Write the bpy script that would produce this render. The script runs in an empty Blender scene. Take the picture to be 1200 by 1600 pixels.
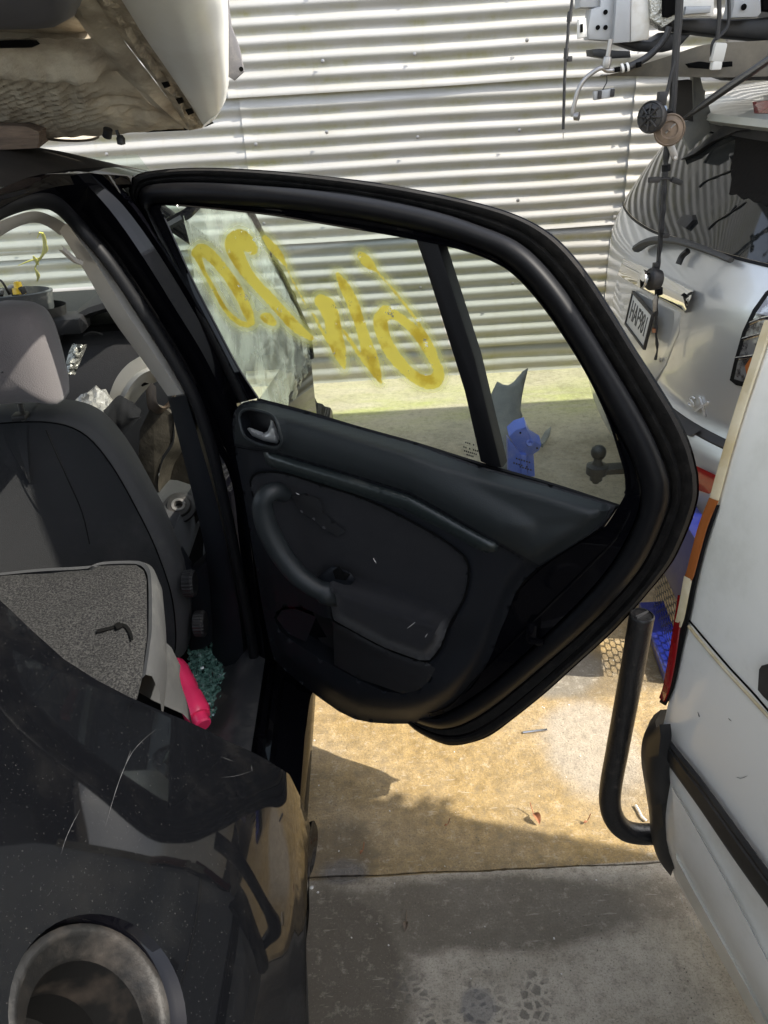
import bpy, bmesh, math, random
from mathutils import Vector, Matrix, noise
from mathutils.geometry import delaunay_2d_cdt
random.seed(7)
SC = bpy.context.scene
COL = SC.collection
rad = math.radians

# ------------------------------------------------------------------ camera, sky, sun, exposure
CAM_H, CAM_PITCH, CAM_ROLL, CAM_F = 1.6, 30.5, -3.4, 1200.0
cd = bpy.data.cameras.new('camera'); cam = bpy.data.objects.new('camera', cd); COL.objects.link(cam)
cam.location = (0, 0, CAM_H)
CAM_R = Matrix.Rotation(rad(90 - CAM_PITCH), 3, 'X') @ Matrix.Rotation(rad(CAM_ROLL), 3, 'Z')
cam.rotation_euler = CAM_R.to_euler()
cd.sensor_fit = 'VERTICAL'; cd.sensor_height = 24.0; cd.lens = 24.0 * CAM_F / 1600.0
cd.clip_start = 0.02; cd.clip_end = 500
SC.camera = cam
SUN_EL, SUN_AZ = 46.0, -16.0            # azimuth measured from +X towards +Y
sd = Vector((math.cos(rad(SUN_EL)) * math.cos(rad(SUN_AZ)), math.cos(rad(SUN_EL)) * math.sin(rad(SUN_AZ)), math.sin(rad(SUN_EL))))
W = bpy.data.worlds.new('World'); SC.world = W; W.use_nodes = True
wn = W.node_tree.nodes; wl = W.node_tree.links
bg = wn['Background']; sk = wn.new('ShaderNodeTexSky'); sk.sky_type = 'NISHITA'; sk.sun_disc = False
sk.sun_elevation = rad(SUN_EL); sk.sun_rotation = rad(90 - SUN_AZ); sk.dust_density = 2.0; sk.air_density = 1.0
hs = wn.new('ShaderNodeHueSaturation'); hs.inputs['Saturation'].default_value = .52   # milky, hazy sky
wl.new(sk.outputs[0], hs.inputs['Color']); wl.new(hs.outputs[0], bg.inputs[0]); bg.inputs[1].default_value = 0.15
sl = bpy.data.lights.new('sun', 'SUN'); sl.energy = 2.9; sl.angle = rad(0.53); sl.color = (1.0, 0.94, 0.83)
so = bpy.data.objects.new('sun', sl); COL.objects.link(so); so.location = (6, -1, 9)
so.rotation_euler = sd.to_track_quat('Z', 'Y').to_euler()
SC.view_settings.view_transform = 'Standard'; SC.view_settings.look = 'None'
SC.view_settings.exposure = 1.82; SC.view_settings.gamma = 1.0
SC.render.engine = 'CYCLES'
SC.cycles.transparent_max_bounces = 16
SC.cycles.max_bounces = 8

# ------------------------------------------------------------------ rays: pixel of the 1200 x 1600 photograph -> point in the place
O = Vector((0, 0, CAM_H))
def ray(px, py): return CAM_R @ Vector(((px - 600) / CAM_F, -(py - 800) / CAM_F, -1.0))
def aY(px, py, Y): d = ray(px, py); return O + d * (Y / d.y)
def aZ(px, py, Z): d = ray(px, py); return O + d * ((Z - CAM_H) / d.z)
def aX(px, py, X): d = ray(px, py); return O + d * (X / d.x)
def aPl(px, py, p, n): d = ray(px, py); return O + d * ((p - O).dot(n) / d.dot(n))
def hit(px, py, g, t0=0.15, t1=6.0, n=140):
    d = ray(px, py); a = t0; ga = g(O + d * a)
    for i in range(1, n + 1):
        b = t0 + (t1 - t0) * i / n; gb = g(O + d * b)
        if ga * gb <= 0:
            for _ in range(30):
                m = (a + b) / 2; gm = g(O + d * m)
                if ga * gm <= 0: b = m
                else: a, ga = m, gm
            return O + d * ((a + b) / 2)
        a, ga = b, gb
    return None
def sst(a, b, x):
    t = max(0.0, min(1.0, (x - a) / (b - a))); return t * t * (3 - 2 * t)
def lerp(a, b, t): return a + (b - a) * t
def tab(pts, x):
    if x <= pts[0][0]: return pts[0][1]
    for (x0, y0), (x1, y1) in zip(pts, pts[1:]):
        if x <= x1:
            t = (x - x0) / (x1 - x0); return y0 + (y1 - y0) * t
    return pts[-1][1]
def stab(pts, x):   # smooth (Catmull-Rom) table
    n = len(pts)
    if x <= pts[0][0]: return pts[0][1]
    if x >= pts[-1][0]: return pts[-1][1]
    for i in range(n - 1):
        if x <= pts[i + 1][0]:
            x0, y0 = pts[i]; x1, y1 = pts[i + 1]
            h = x1 - x0; t = (x - x0) / h
            m0 = (y1 - pts[i - 1][1]) / (x1 - pts[i - 1][0]) if i > 0 else (y1 - y0) / h
            m1 = (pts[i + 2][1] - y0) / (pts[i + 2][0] - x0) if i < n - 2 else (y1 - y0) / h
            t2, t3 = t * t, t * t * t
            return (2*t3-3*t2+1)*y0 + (t3-2*t2+t)*h*m0 + (-2*t3+3*t2)*y1 + (t3-t2)*h*m1
def segd(px, py, a, b):
    ax, ay = a; bx, by = b; dx, dy = bx - ax, by - ay
    L = dx * dx + dy * dy
    t = 0 if L == 0 else max(0, min(1, ((px - ax) * dx + (py - ay) * dy) / L))
    return math.hypot(px - ax - dx * t, py - ay - dy * t), t
def pold(px, py, poly, closed=True):
    m = 1e9; n = len(poly)
    for i in range(n if closed else n - 1):
        d, _ = segd(px, py, poly[i], poly[(i + 1) % n]); m = min(m, d)
    return m
def inside(px, py, poly):
    r = False; n = len(poly); j = n - 1
    for i in range(n):
        xi, yi = poly[i]; xj, yj = poly[j]
        if (yi > py) != (yj > py) and px < (xj - xi) * (py - yi) / (yj - yi) + xi: r = not r
        j = i
    return r
def sdf(px, py, poly): d = pold(px, py, poly); return d if inside(px, py, poly) else -d
def cr(pts, n, closed=False):
    """Catmull-Rom resample to n points evenly by length (any dimension)"""
    P = [Vector(p) for p in pts]; m = len(P); dense = []
    for i in range(m if closed else m - 1):
        p1, p2 = P[i], P[(i + 1) % m]
        p0 = P[i - 1] if (closed or i > 0) else p1 * 2 - p2
        p3 = P[(i + 2) % m] if (closed or i < m - 2) else p2 * 2 - p1
        d = max((p2 - p1).length, 1e-9)
        l0 = (p1 - p0).length; l3 = (p3 - p2).length
        t1 = (p2 - p0) / (l0 + d) * d if l0 > 1e-9 else p2 - p1
        t2 = (p3 - p1) / (l3 + d) * d if l3 > 1e-9 else p2 - p1
        for k in range(12):
            t = k / 12; a, b = t * t, t * t * t
            dense.append((2*b-3*a+1)*p1 + (b-2*a+t)*t1 + (-2*b+3*a)*p2 + (b-a)*t2)
    dense.append(P[0].copy() if closed else P[-1])
    L = [0]
    for a, b in zip(dense, dense[1:]): L.append(L[-1] + (b - a).length)
    out = []; k = 0; cnt = n
    for i in range(cnt):
        s = L[-1] * i / (cnt if closed else cnt - 1)
        while k < len(L) - 2 and L[k + 1] < s: k += 1
        h = L[k + 1] - L[k]; out.append(dense[k].lerp(dense[k + 1], (s - L[k]) / h if h > 0 else 0))
    return out
def lin(pts, n):
    P = [Vector(p) for p in pts]; L = [0]
    for a, b in zip(P, P[1:]): L.append(L[-1] + (b - a).length)
    out = []; k = 0
    for i in range(n):
        s = L[-1] * i / (n - 1)
        while k < len(L) - 2 and L[k + 1] < s: k += 1
        h = L[k + 1] - L[k]; out.append(P[k].lerp(P[k + 1], (s - L[k]) / h if h > 0 else 0))
    return out

# ------------------------------------------------------------------ objects
def thing(name, label, cat, loc=(0, 0, 0), group=None):
    o = bpy.data.objects.new(name, None); COL.objects.link(o); o.location = loc; o.empty_display_size = .05
    o['label'] = label; o['category'] = cat
    if group: o['group'] = group
    return o
def wloc(o):
    v = Vector((0, 0, 0))
    while o is not None: v += o.location; o = o.parent
    return v
class MB:
    """collects world-space geometry for one mesh object"""
    def __init__(s): s.v = []; s.f = []
    def add(s, v, f):
        b = len(s.v); s.v += [Vector(p) for p in v]; s.f += [tuple(i + b for i in q) for q in f]; return s
    def grid(s, rows, cu=False, cv=False):
        n = len(rows); m = len(rows[0]); v = [p for r in rows for p in r]; f = []
        for i in range(n if cu else n - 1):
            for j in range(m if cv else m - 1):
                f.append((i*m+j, i*m+(j+1) % m, ((i+1) % n)*m+(j+1) % m, ((i+1) % n)*m+j))
        return s.add(v, f)
    def tube(s, path, r, seg=8, caps=True, flat=1.0, up=None):
        P = [Vector(p) for p in path]; n = len(P)
        R = r if callable(r) else (lambda t: r)
        rows = []; T0 = None; U = None
        for i in range(n):
            T = (P[min(i+1, n-1)] - P[max(i-1, 0)]).normalized()
            if U is None:
                a = Vector(up) if up else (Vector((0, 0, 1)) if abs(T.z) < .9 else Vector((1, 0, 0)))
                U = (a - T * a.dot(T)).normalized()
            else:
                U = (U - T * U.dot(T)).normalized()
            V = T.cross(U); q = R(i / max(1, n - 1))
            rows.append([P[i] + (U * math.cos(2*math.pi*k/seg) * flat + V * math.sin(2*math.pi*k/seg)) * q for k in range(seg)])
        b = len(s.v); s.grid(rows, cv=True)
        if caps: s.f.append(tuple(b + k for k in range(seg))[::-1]); s.f.append(tuple(b + (n-1)*seg + k for k in range(seg)))
        return s
    def box(s, c, sx, sy, sz, M=None, bev=0.0):
        M = M or Matrix.Identity(3); c = Vector(c)
        b = min(bev, sx*.49, sy*.49, sz*.49)
        if b <= 0:
            v = [c + M @ Vector((x*sx/2, y*sy/2, z*sz/2)) for x in (-1, 1) for y in (-1, 1) for z in (-1, 1)]
            return s.add(v, [(0,1,3,2),(4,6,7,5),(0,4,5,1),(2,3,7,6),(0,2,6,4),(1,5,7,3)])
        bm = bmesh.new(); bmesh.ops.create_cube(bm, size=1)
        for q in bm.verts: q.co = Vector((q.co.x*sx, q.co.y*sy, q.co.z*sz))
        bmesh.ops.bevel(bm, geom=bm.edges[:], offset=b, segments=2, profile=.6, affect='EDGES')
        bm.verts.index_update()
        s.add([c + M @ q.co for q in bm.verts], [tuple(q.index for q in f.verts) for f in bm.faces]); bm.free(); return s
    def lathe(s, c, axis, prof, seg=24):
        """prof: list of (r, h) along axis"""
        A = Vector(axis).normalized(); a = Vector((0,0,1)) if abs(A.z) < .9 else Vector((1,0,0))
        U = (a - A*a.dot(A)).normalized(); V = A.cross(U); c = Vector(c)
        rows = [[c + A*h + (U*math.cos(2*math.pi*k/seg) + V*math.sin(2*math.pi*k/seg))*max(r, 1e-5) for k in range(seg)] for r, h in prof]
        return s.grid(rows, cv=True)
    def slab(s, pts, ext, bev=0.0):
        """closed planar outline pushed along ext, front rim rounded by bev"""
        P = [Vector(p) for p in pts]; e = Vector(ext); n = len(P)
        c = sum(P, Vector()) / n
        N = Vector()
        for i in range(n): N += (P[i]-c).cross(P[(i+1) % n]-c)
        N.normalize()
        def inset(d):
            out = []
            for i in range(n):
                a = (P[i]-P[i-1]); b = (P[(i+1) % n]-P[i])
                a = a.normalized() if a.length > 1e-9 else b.normalized(); b = b.normalized() if b.length > 1e-9 else a
                m = N.cross((a+b).normalized() if (a+b).length > 1e-6 else a); k = max(.35, m.dot(N.cross(a)))
                out.append(P[i] + m*(d/k))
            return out
        eu = e.normalized()
        if bev > 0:
            rings = [inset(bev), [p + eu*bev*.3 for p in inset(bev*.3)], [p + eu*bev for p in P], [p + e for p in P]]
        else: rings = [P, [p + e for p in P]]
        b = len(s.v); s.grid(rings, cv=True)
        s.f.append(tuple(b + i for i in range(n))[::-1]); m = b + (len(rings)-1)*n; s.f.append(tuple(m + i for i in range(n))); return s
    def build(s, name, mat, parent=None, smooth=True, label=None, angle=40, solid=0.0, fix=True):
        me = bpy.data.meshes.new(name); o = bpy.data.objects.new(name, me); COL.objects.link(o)
        off = Vector((0, 0, 0))
        if parent is not None: o.parent = parent; off = wloc(parent)
        me.from_pydata([v - off for v in s.v], [], s.f)
        if fix:
            bm = bmesh.new(); bm.from_mesh(me); bmesh.ops.remove_doubles(bm, verts=bm.verts, dist=1e-6)
            bmesh.ops.recalc_face_normals(bm, faces=bm.faces[:]); bm.to_mesh(me); bm.free()
        me.materials.append(mat)
        if smooth:
            me.polygons.foreach_set('use_smooth', [True]*len(me.polygons))
            try: me.set_sharp_from_angle(angle=rad(angle))
            except Exception: pass
        me.update()
        if solid:
            m = o.modifiers.new('thickness', 'SOLIDIFY'); m.thickness = solid; m.offset = 0
        if label: o['label'] = label
        return o
def tag(o, label, cat=None, group=None, kind=None):
    if label: o['label'] = label
    if cat: o['category'] = cat
    if group: o['group'] = group
    if kind: o['kind'] = kind
    return o
def cdt(outline, spacing, holes=(), extra=(), lines=()):
    """constrained triangulation of a 2-D outline with interior grid points -> verts2d, faces"""
    def resamp(poly):
        out = []
        n = len(poly)
        for i in range(n):
            a, b = Vector(poly[i]), Vector(poly[(i+1) % n]); k = max(1, int((b-a).length / spacing))
            out += [a.lerp(b, j/k) for j in range(k)]
        return out
    V = []; E = []
    for p in (outline,) + tuple(holes):
        q = resamp(p); b = len(V); V += q; E += [(b+i, b+(i+1) % len(q)) for i in range(len(q))]
    for l in lines:
        q = lin(l, max(2, int(sum((Vector(a)-Vector(b)).length for a, b in zip(l, l[1:]))/spacing))); b = len(V); V += q; E += [(b+i, b+i+1) for i in range(len(q)-1)]
    xs = [p[0] for p in outline]; ys = [p[1] for p in outline]
    y = min(ys); r = 0
    while y < max(ys):
        x = min(xs) + (spacing/2 if r % 2 else 0)
        while x < max(xs):
            if sdf(x, y, outline) > spacing*.45 and all(sdf(x, y, h) < -spacing*.45 for h in holes): V.append(Vector((x, y)))
            x += spacing
        y += spacing*.87; r += 1
    res = delaunay_2d_cdt([Vector((v[0], v[1])) for v in V], E, [], 1, 1e-6)
    vv, ff = res[0], res[2]
    if holes:
        keep = []
        for f in ff:
            c = sum((vv[i] for i in f), Vector((0, 0))) / len(f)
            if not any(inside(c.x, c.y, h) for h in holes): keep.append(f)
        ff = keep
    return [(v.x, v.y) for v in vv], [tuple(f) for f in ff]
def bands(curves, n=120):
    """rows of resampled 3-D curves -> MB grid"""
    return MB().grid([cr(c, n) for c in curves])

# ------------------------------------------------------------------ materials
def mat(name, col, rough=.5, metal=0., coat=0., col2=None, nscale=8., nlo=.35, nhi=.65, bump=0., bscale=60., dust=0., dustcol=(.45,.42,.36),
        dscale=30., dlo=.55, dhi=.75, spec=.5, stretch=(1,1,1), rvar=0., emit=None, speck=0., sheen=0., trans=0.):
    m = bpy.data.materials.new(name); m.use_nodes = True; T = m.node_tree; N = T.nodes; L = T.links
    b = N['Principled BSDF']
    b.inputs['Roughness'].default_value = rough; b.inputs['Metallic'].default_value = metal
    b.inputs['Coat Weight'].default_value = coat; b.inputs['Coat Roughness'].default_value = .03
    b.inputs['Specular IOR Level'].default_value = spec; b.inputs['Sheen Weight'].default_value = sheen
    b.inputs['Transmission Weight'].default_value = trans
    tc = N.new('ShaderNodeTexCoord'); mp = N.new('ShaderNodeMapping'); L.new(tc.outputs['Object'], mp.inputs[0]); mp.inputs['Scale'].default_value = stretch
    def noi(scale, det=6, ro=.6):
        n = N.new('ShaderNodeTexNoise'); n.inputs['Scale'].default_value = scale; n.inputs['Detail'].default_value = det; n.inputs['Roughness'].default_value = ro
        L.new(mp.outputs[0], n.inputs['Vector']); return n
    def rng(sock, a, c, lo=0., hi=1.):
        r = N.new('ShaderNodeMapRange'); r.inputs[1].default_value = a; r.inputs[2].default_value = c; r.inputs[3].default_value = lo; r.inputs[4].default_value = hi
        L.new(sock, r.inputs[0]); return r.outputs[0]
    def mix(f, a, c):
        x = N.new('ShaderNodeMix'); x.data_type = 'RGBA'
        if isinstance(f, float): x.inputs[0].default_value = f
        else: L.new(f, x.inputs[0])
        for s, q in ((6, a), (7, c)):
            if isinstance(q, tuple): x.inputs[s].default_value = (*q[:3], 1)
            else: L.new(q, x.inputs[s])
        return x.outputs[2]
    c = tuple(col); out = None
    if col2:
        n = noi(nscale); out = mix(rng(n.outputs[0], nlo, nhi), c, tuple(col2))
    dm = None
    if dust > 0:
        n = noi(dscale, 8, .7); dm = rng(n.outputs[0], dlo, dhi, 0, dust); out = mix(dm, out or c, tuple(dustcol))
        rr = N.new('ShaderNodeMath'); rr.operation = 'MULTIPLY_ADD'; L.new(dm, rr.inputs[0]); rr.inputs[1].default_value = .6; rr.inputs[2].default_value = rough
        rr.use_clamp = True; L.new(rr.outputs[0], b.inputs['Roughness'])
        if coat:
            cc = N.new('ShaderNodeMath'); cc.operation = 'MULTIPLY_ADD'; L.new(dm, cc.inputs[0]); cc.inputs[1].default_value = -.9*coat; cc.inputs[2].default_value = coat
            L.new(cc.outputs[0], b.inputs['Coat Weight'])
    if speck > 0:
        v = N.new('ShaderNodeTexNoise'); v.inputs['Scale'].default_value = 420.; v.inputs['Detail'].default_value = 2; L.new(tc.outputs['Object'], v.inputs['Vector'])
        out = mix(rng(v.outputs[0], .68, .74, 0, speck), out or c, (.55, .53, .5))
    if out is None: b.inputs['Base Color'].default_value = (*c, 1)
    else: L.new(out, b.inputs['Base Color'])
    if rvar > 0 and dust <= 0:
        n = noi(nscale*1.7); L.new(rng(n.outputs[0], .3, .7, max(0, rough-rvar), min(1, rough+rvar)), b.inputs['Roughness'])
    if bump > 0:
        n = noi(bscale, 4); bp = N.new('ShaderNodeBump'); bp.inputs['Strength'].default_value = 1; bp.inputs['Distance'].default_value = bump
        L.new(n.outputs[0], bp.inputs['Height']); L.new(bp.outputs[0], b.inputs['Normal'])
        if coat: L.new(bp.outputs[0], b.inputs['Coat Normal']) if bump > .002 else None
    if emit: b.inputs['Emission Color'].default_value = (*emit[:3], 1); b.inputs['Emission Strength'].default_value = emit[3]
    return m
def glass_mat(name, tint=(.80,.88,.82), dust=.06, dustcol=(.5,.52,.46), scale=5., gloss=1.0, dlo=.35, dhi=.7):
    m = bpy.data.materials.new(name); m.use_nodes = True; T = m.node_tree; N = T.nodes; L = T.links
    N.remove(N['Principled BSDF']); out = N['Material Output']
    tr = N.new('ShaderNodeBsdfTransparent'); tr.inputs[0].default_value = (*tint, 1)
    gl = N.new('ShaderNodeBsdfGlossy'); gl.inputs['Roughness'].default_value = .02
    lw = N.new('ShaderNodeLayerWeight'); lw.inputs['Blend'].default_value = .5      # same from both sides of a single sheet
    pw = N.new('ShaderNodeMath'); pw.operation = 'POWER'; pw.inputs[1].default_value = 5.; L.new(lw.outputs['Facing'], pw.inputs[0])
    mm = N.new('ShaderNodeMath'); mm.operation = 'MULTIPLY_ADD'; mm.inputs[1].default_value = .9*gloss; mm.inputs[2].default_value = .06*gloss; L.new(pw.outputs[0], mm.inputs[0])
    m1 = N.new('ShaderNodeMixShader'); L.new(mm.outputs[0], m1.inputs[0]); L.new(tr.outputs[0], m1.inputs[1]); L.new(gl.outputs[0], m1.inputs[2])
    df = N.new('ShaderNodeBsdfDiffuse'); df.inputs[0].default_value = (*dustcol, 1)
    tl = N.new('ShaderNodeBsdfTranslucent'); tl.inputs[0].default_value = (*dustcol, 1)
    m2 = N.new('ShaderNodeMixShader'); m2.inputs[0].default_value = .5; L.new(df.outputs[0], m2.inputs[1]); L.new(tl.outputs[0], m2.inputs[2])
    tc = N.new('ShaderNodeTexCoord'); n = N.new('ShaderNodeTexNoise'); n.inputs['Scale'].default_value = scale; n.inputs['Detail'].default_value = 8; L.new(tc.outputs['Object'], n.inputs['Vector'])
    r = N.new('ShaderNodeMapRange'); r.inputs[1].default_value = dlo; r.inputs[2].default_value = dhi; r.inputs[3].default_value = dust*.3; r.inputs[4].default_value = dust
    L.new(n.outputs[0], r.inputs[0])
    m3 = N.new('ShaderNodeMixShader'); L.new(r.outputs[0], m3.inputs[0]); L.new(m1.outputs[0], m3.inputs[1]); L.new(m2.outputs[0], m3.inputs[2])
    L.new(m3.outputs[0], out.inputs[0]); return m

M_paint = mat('black_car_paint', (.0022,.0024,.003), rough=.5, coat=.5, spec=.0, dust=.02, dustcol=(.30,.28,.25), dscale=9., dlo=.5, dhi=.85, speck=.03)
M_gloss = mat('black_gloss_paint', (.002,.002,.003), rough=.3, coat=.4, dust=.01, dscale=14., spec=.0)
M_rubber = mat('black_rubber', (.004,.0042,.0052), rough=.5, dust=.03, dustcol=(.12,.12,.12), dscale=20., spec=.16)
M_fuzzy = mat('dusty_weatherstrip', (.007,.0065,.006), rough=.85, dust=.30, dustcol=(.055,.05,.045), dscale=40., dlo=.45, dhi=.75, bump=.0012, bscale=260., spec=.2)
M_trim = mat('charcoal_trim', (.0075,.0085,.011), rough=.5, bump=.0004, bscale=420., dust=.12, dustcol=(.028,.028,.028), dscale=7., spec=.2)
M_trimsoft = mat('charcoal_soft_trim', (.0135,.0165,.018), rough=.46, bump=.0004, bscale=420., dust=.12, dustcol=(.03,.03,.03), dscale=7., spec=.28)
M_strip = mat('dark_satin_strip', (.014,.019,.019), rough=.36, dust=.1, dscale=9.)
M_cloth = mat('black_cloth', (.009,.009,.0105), rough=.9, bump=.0008, bscale=500., sheen=.1, dust=.15, dustcol=(.04,.04,.04), dscale=12., spec=.2)
M_grain = mat('pocket_plastic', (.004,.004,.005), rough=.6, bump=.0006, bscale=600.)
M_chrome = mat('satin_chrome', (.62,.62,.62), rough=.18, metal=1., dust=.1)
M_steel = mat('dull_steel', (.32,.31,.30), rough=.4, metal=.9, dust=.3, dscale=18.)
M_beige = mat('pale_grey_trim', (.36,.338,.305), rough=.7, bump=.0003, bscale=500., dust=.18, dustcol=(.38,.34,.29), dscale=6.)
M_seat = mat('dark_seat_cloth', (.014,.015,.0165), rough=.9, bump=.0009, bscale=480., sheen=.25, dust=.4, dustcol=(.05,.05,.048), dscale=5., spec=.15)
M_seatp = mat('seat_vinyl_edge', (.034,.035,.036), rough=.66, bump=.0004, bscale=350., dust=.3, dustcol=(.12,.12,.11), dscale=7., spec=.35)
M_head = mat('headrest_cloth', (.10,.092,.094), rough=.95, bump=.0009, bscale=420., sheen=.2, spec=.15)
M_carpet = mat('grey_carpet', (.013,.013,.014), rough=1., col2=(.050,.050,.048), nscale=260., nlo=.40, nhi=.66, bump=.004, bscale=320., spec=.1)
M_dash = mat('dark_dash', (.005,.005,.006), rough=.6, bump=.0006, bscale=300., dust=.2, dustcol=(.03,.028,.026), dscale=8.)
M_white = mat('worn_white_paint', (.70,.70,.66), rough=.35, coat=.35, col2=(.60,.59,.54), nscale=3., nlo=.45, nhi=.75, dust=.22, dustcol=(.33,.29,.22), dscale=5., dlo=.56, dhi=.78)
M_van = mat('white_van_paint', (.80,.79,.75), rough=.3, coat=.6, col2=(.68,.68,.63), nscale=2.5, nlo=.4, nhi=.7, dust=.35, dustcol=(.36,.33,.27), dscale=5., dlo=.52, dhi=.8)
M_cream = mat('aged_seam_sealer', (.60,.54,.40), rough=.5, col2=(.45,.36,.2), nscale=12.)
M_silver = mat('silver_car_paint', (.52,.53,.53), rough=.28, metal=.55, coat=.8, dust=.18, dustcol=(.42,.40,.36), dscale=5., dlo=.5, dhi=.8)
M_darkglass = mat('tinted_rear_glass', (.012,.013,.013), rough=.06, coat=.0, dust=.16, dustcol=(.20,.19,.165), dscale=6., spec=.62)
M_chr2 = mat('bright_chrome', (.8,.8,.78), rough=.05, metal=1.)
M_grey = mat('grey_primer_steel', (.33,.34,.35), rough=.45, metal=.25, dust=.35, dustcol=(.30,.26,.20), dscale=9., dlo=.5, dhi=.75)
M_pale = mat('pale_painted_steel', (.62,.61,.57), rough=.45, col2=(.45,.40,.32), nscale=12., nlo=.5, nhi=.75)
M_dirt = mat('dirty_underbody', (.44,.39,.30), rough=.75, col2=(.22,.18,.13), nscale=9., nlo=.42, nhi=.68, bump=.004, bscale=45., dust=.6, dustcol=(.46,.42,.33), dscale=16., dlo=.5, dhi=.8)
M_mudd = mat('mud_caked_flange', (.36,.31,.23), rough=.9, col2=(.17,.14,.10), nscale=26., nlo=.45, nhi=.68, bump=.01, bscale=55.)
M_blackp = mat('dusty_black_plastic', (.009,.009,.0095), rough=.5, dust=.5, dustcol=(.08,.07,.06), dscale=8., dlo=.45, dhi=.75)
M_cable = mat('black_cable', (.015,.015,.016), rough=.5, dust=.3, dustcol=(.12,.11,.1), dscale=30.)
M_rust = mat('rusty_steel', (.13,.10,.075), rough=.75, col2=(.20,.145,.10), nscale=25., bump=.001, bscale=120., metal=.3)
M_arm = mat('oily_suspension_steel', (.08,.068,.052), rough=.6, col2=(.03,.025,.018), nscale=18., bump=.0015, bscale=90., metal=.3)
M_tube = mat('pitted_black_bar', (.010,.0095,.0095), rough=.42, dust=.55, dustcol=(.075,.06,.05), dscale=55., dlo=.56, dhi=.7, bump=.0012, bscale=160.)
M_blue = mat('blue_car_paint', (.006,.012,.12), rough=.3, coat=.7, dust=.15)
M_bluedust = mat('dusty_blue_paint', (.07,.13,.55), rough=.4, coat=.4, dust=.55, dustcol=(.36,.34,.34), dscale=7., dlo=.5, dhi=.72)  # mid blue of the bracket, mottled with pale dust
M_liner = mat('grey_plastic_liner', (.11,.115,.115), rough=.6, col2=(.20,.20,.18), nscale=9., bump=.0015, bscale=70.)
M_red = mat('red_lens', (.22,.008,.010), rough=.12, coat=.8)
M_orange = mat('orange_lens', (.27,.085,.022), rough=.25, coat=.5)
M_lamp = mat('clear_lamp_lens', (.34,.34,.34), rough=.08, metal=.6, coat=1., col2=(.10,.09,.09), nscale=30., nlo=.45, nhi=.55)
M_pink = mat('pink_plastic', (.80,.035,.13), rough=.35, coat=.3, dust=.1)
M_wood = mat('weathered_timber', (.16,.11,.075), rough=.9, col2=(.07,.05,.035), nscale=10., stretch=(1,1,9), bump=.003, bscale=40.)
M_leaf = mat('dry_leaf', (.30,.12,.05), rough=.7, col2=(.18,.07,.03), nscale=60.)
M_tyre = mat('tyre_rubber', (.012,.012,.012), rough=.8, dust=.3, dustcol=(.05,.045,.04))
M_plate = mat('plate_white', (.50,.49,.45), rough=.4, dust=.2)
M_ink = mat('plate_black', (.02,.02,.02), rough=.5)
M_shard = mat('broken_safety_glass', (.025,.075,.062), rough=.08, coat=.6, col2=(.14,.26,.22), nscale=90., spec=.8)
M_bag = mat('clear_plastic_wrap', (.26,.25,.23), rough=.15, coat=.6, bump=.01, bscale=40.)
M_tape = mat('silver_bag', (.42,.42,.38), rough=.25, metal=.6, bump=.01, bscale=60.)
M_dark = mat('deep_shadow_plastic', (.004,.004,.004), rough=.9, spec=.05)
M_yellowp = mat('yellow_plastic', (.75,.5,.03), rough=.4)
M_label = mat('pale_scuff', (.55,.53,.5), rough=.6)
M_glass = glass_mat('dusty_green_glass')
M_wind = glass_mat('windscreen_glass', tint=(.82,.90,.85), dust=.12)
M_film = glass_mat('crinkled_film', tint=(.80,.84,.82), dust=.5, dustcol=(.58,.63,.58), scale=9., gloss=.8)

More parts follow.
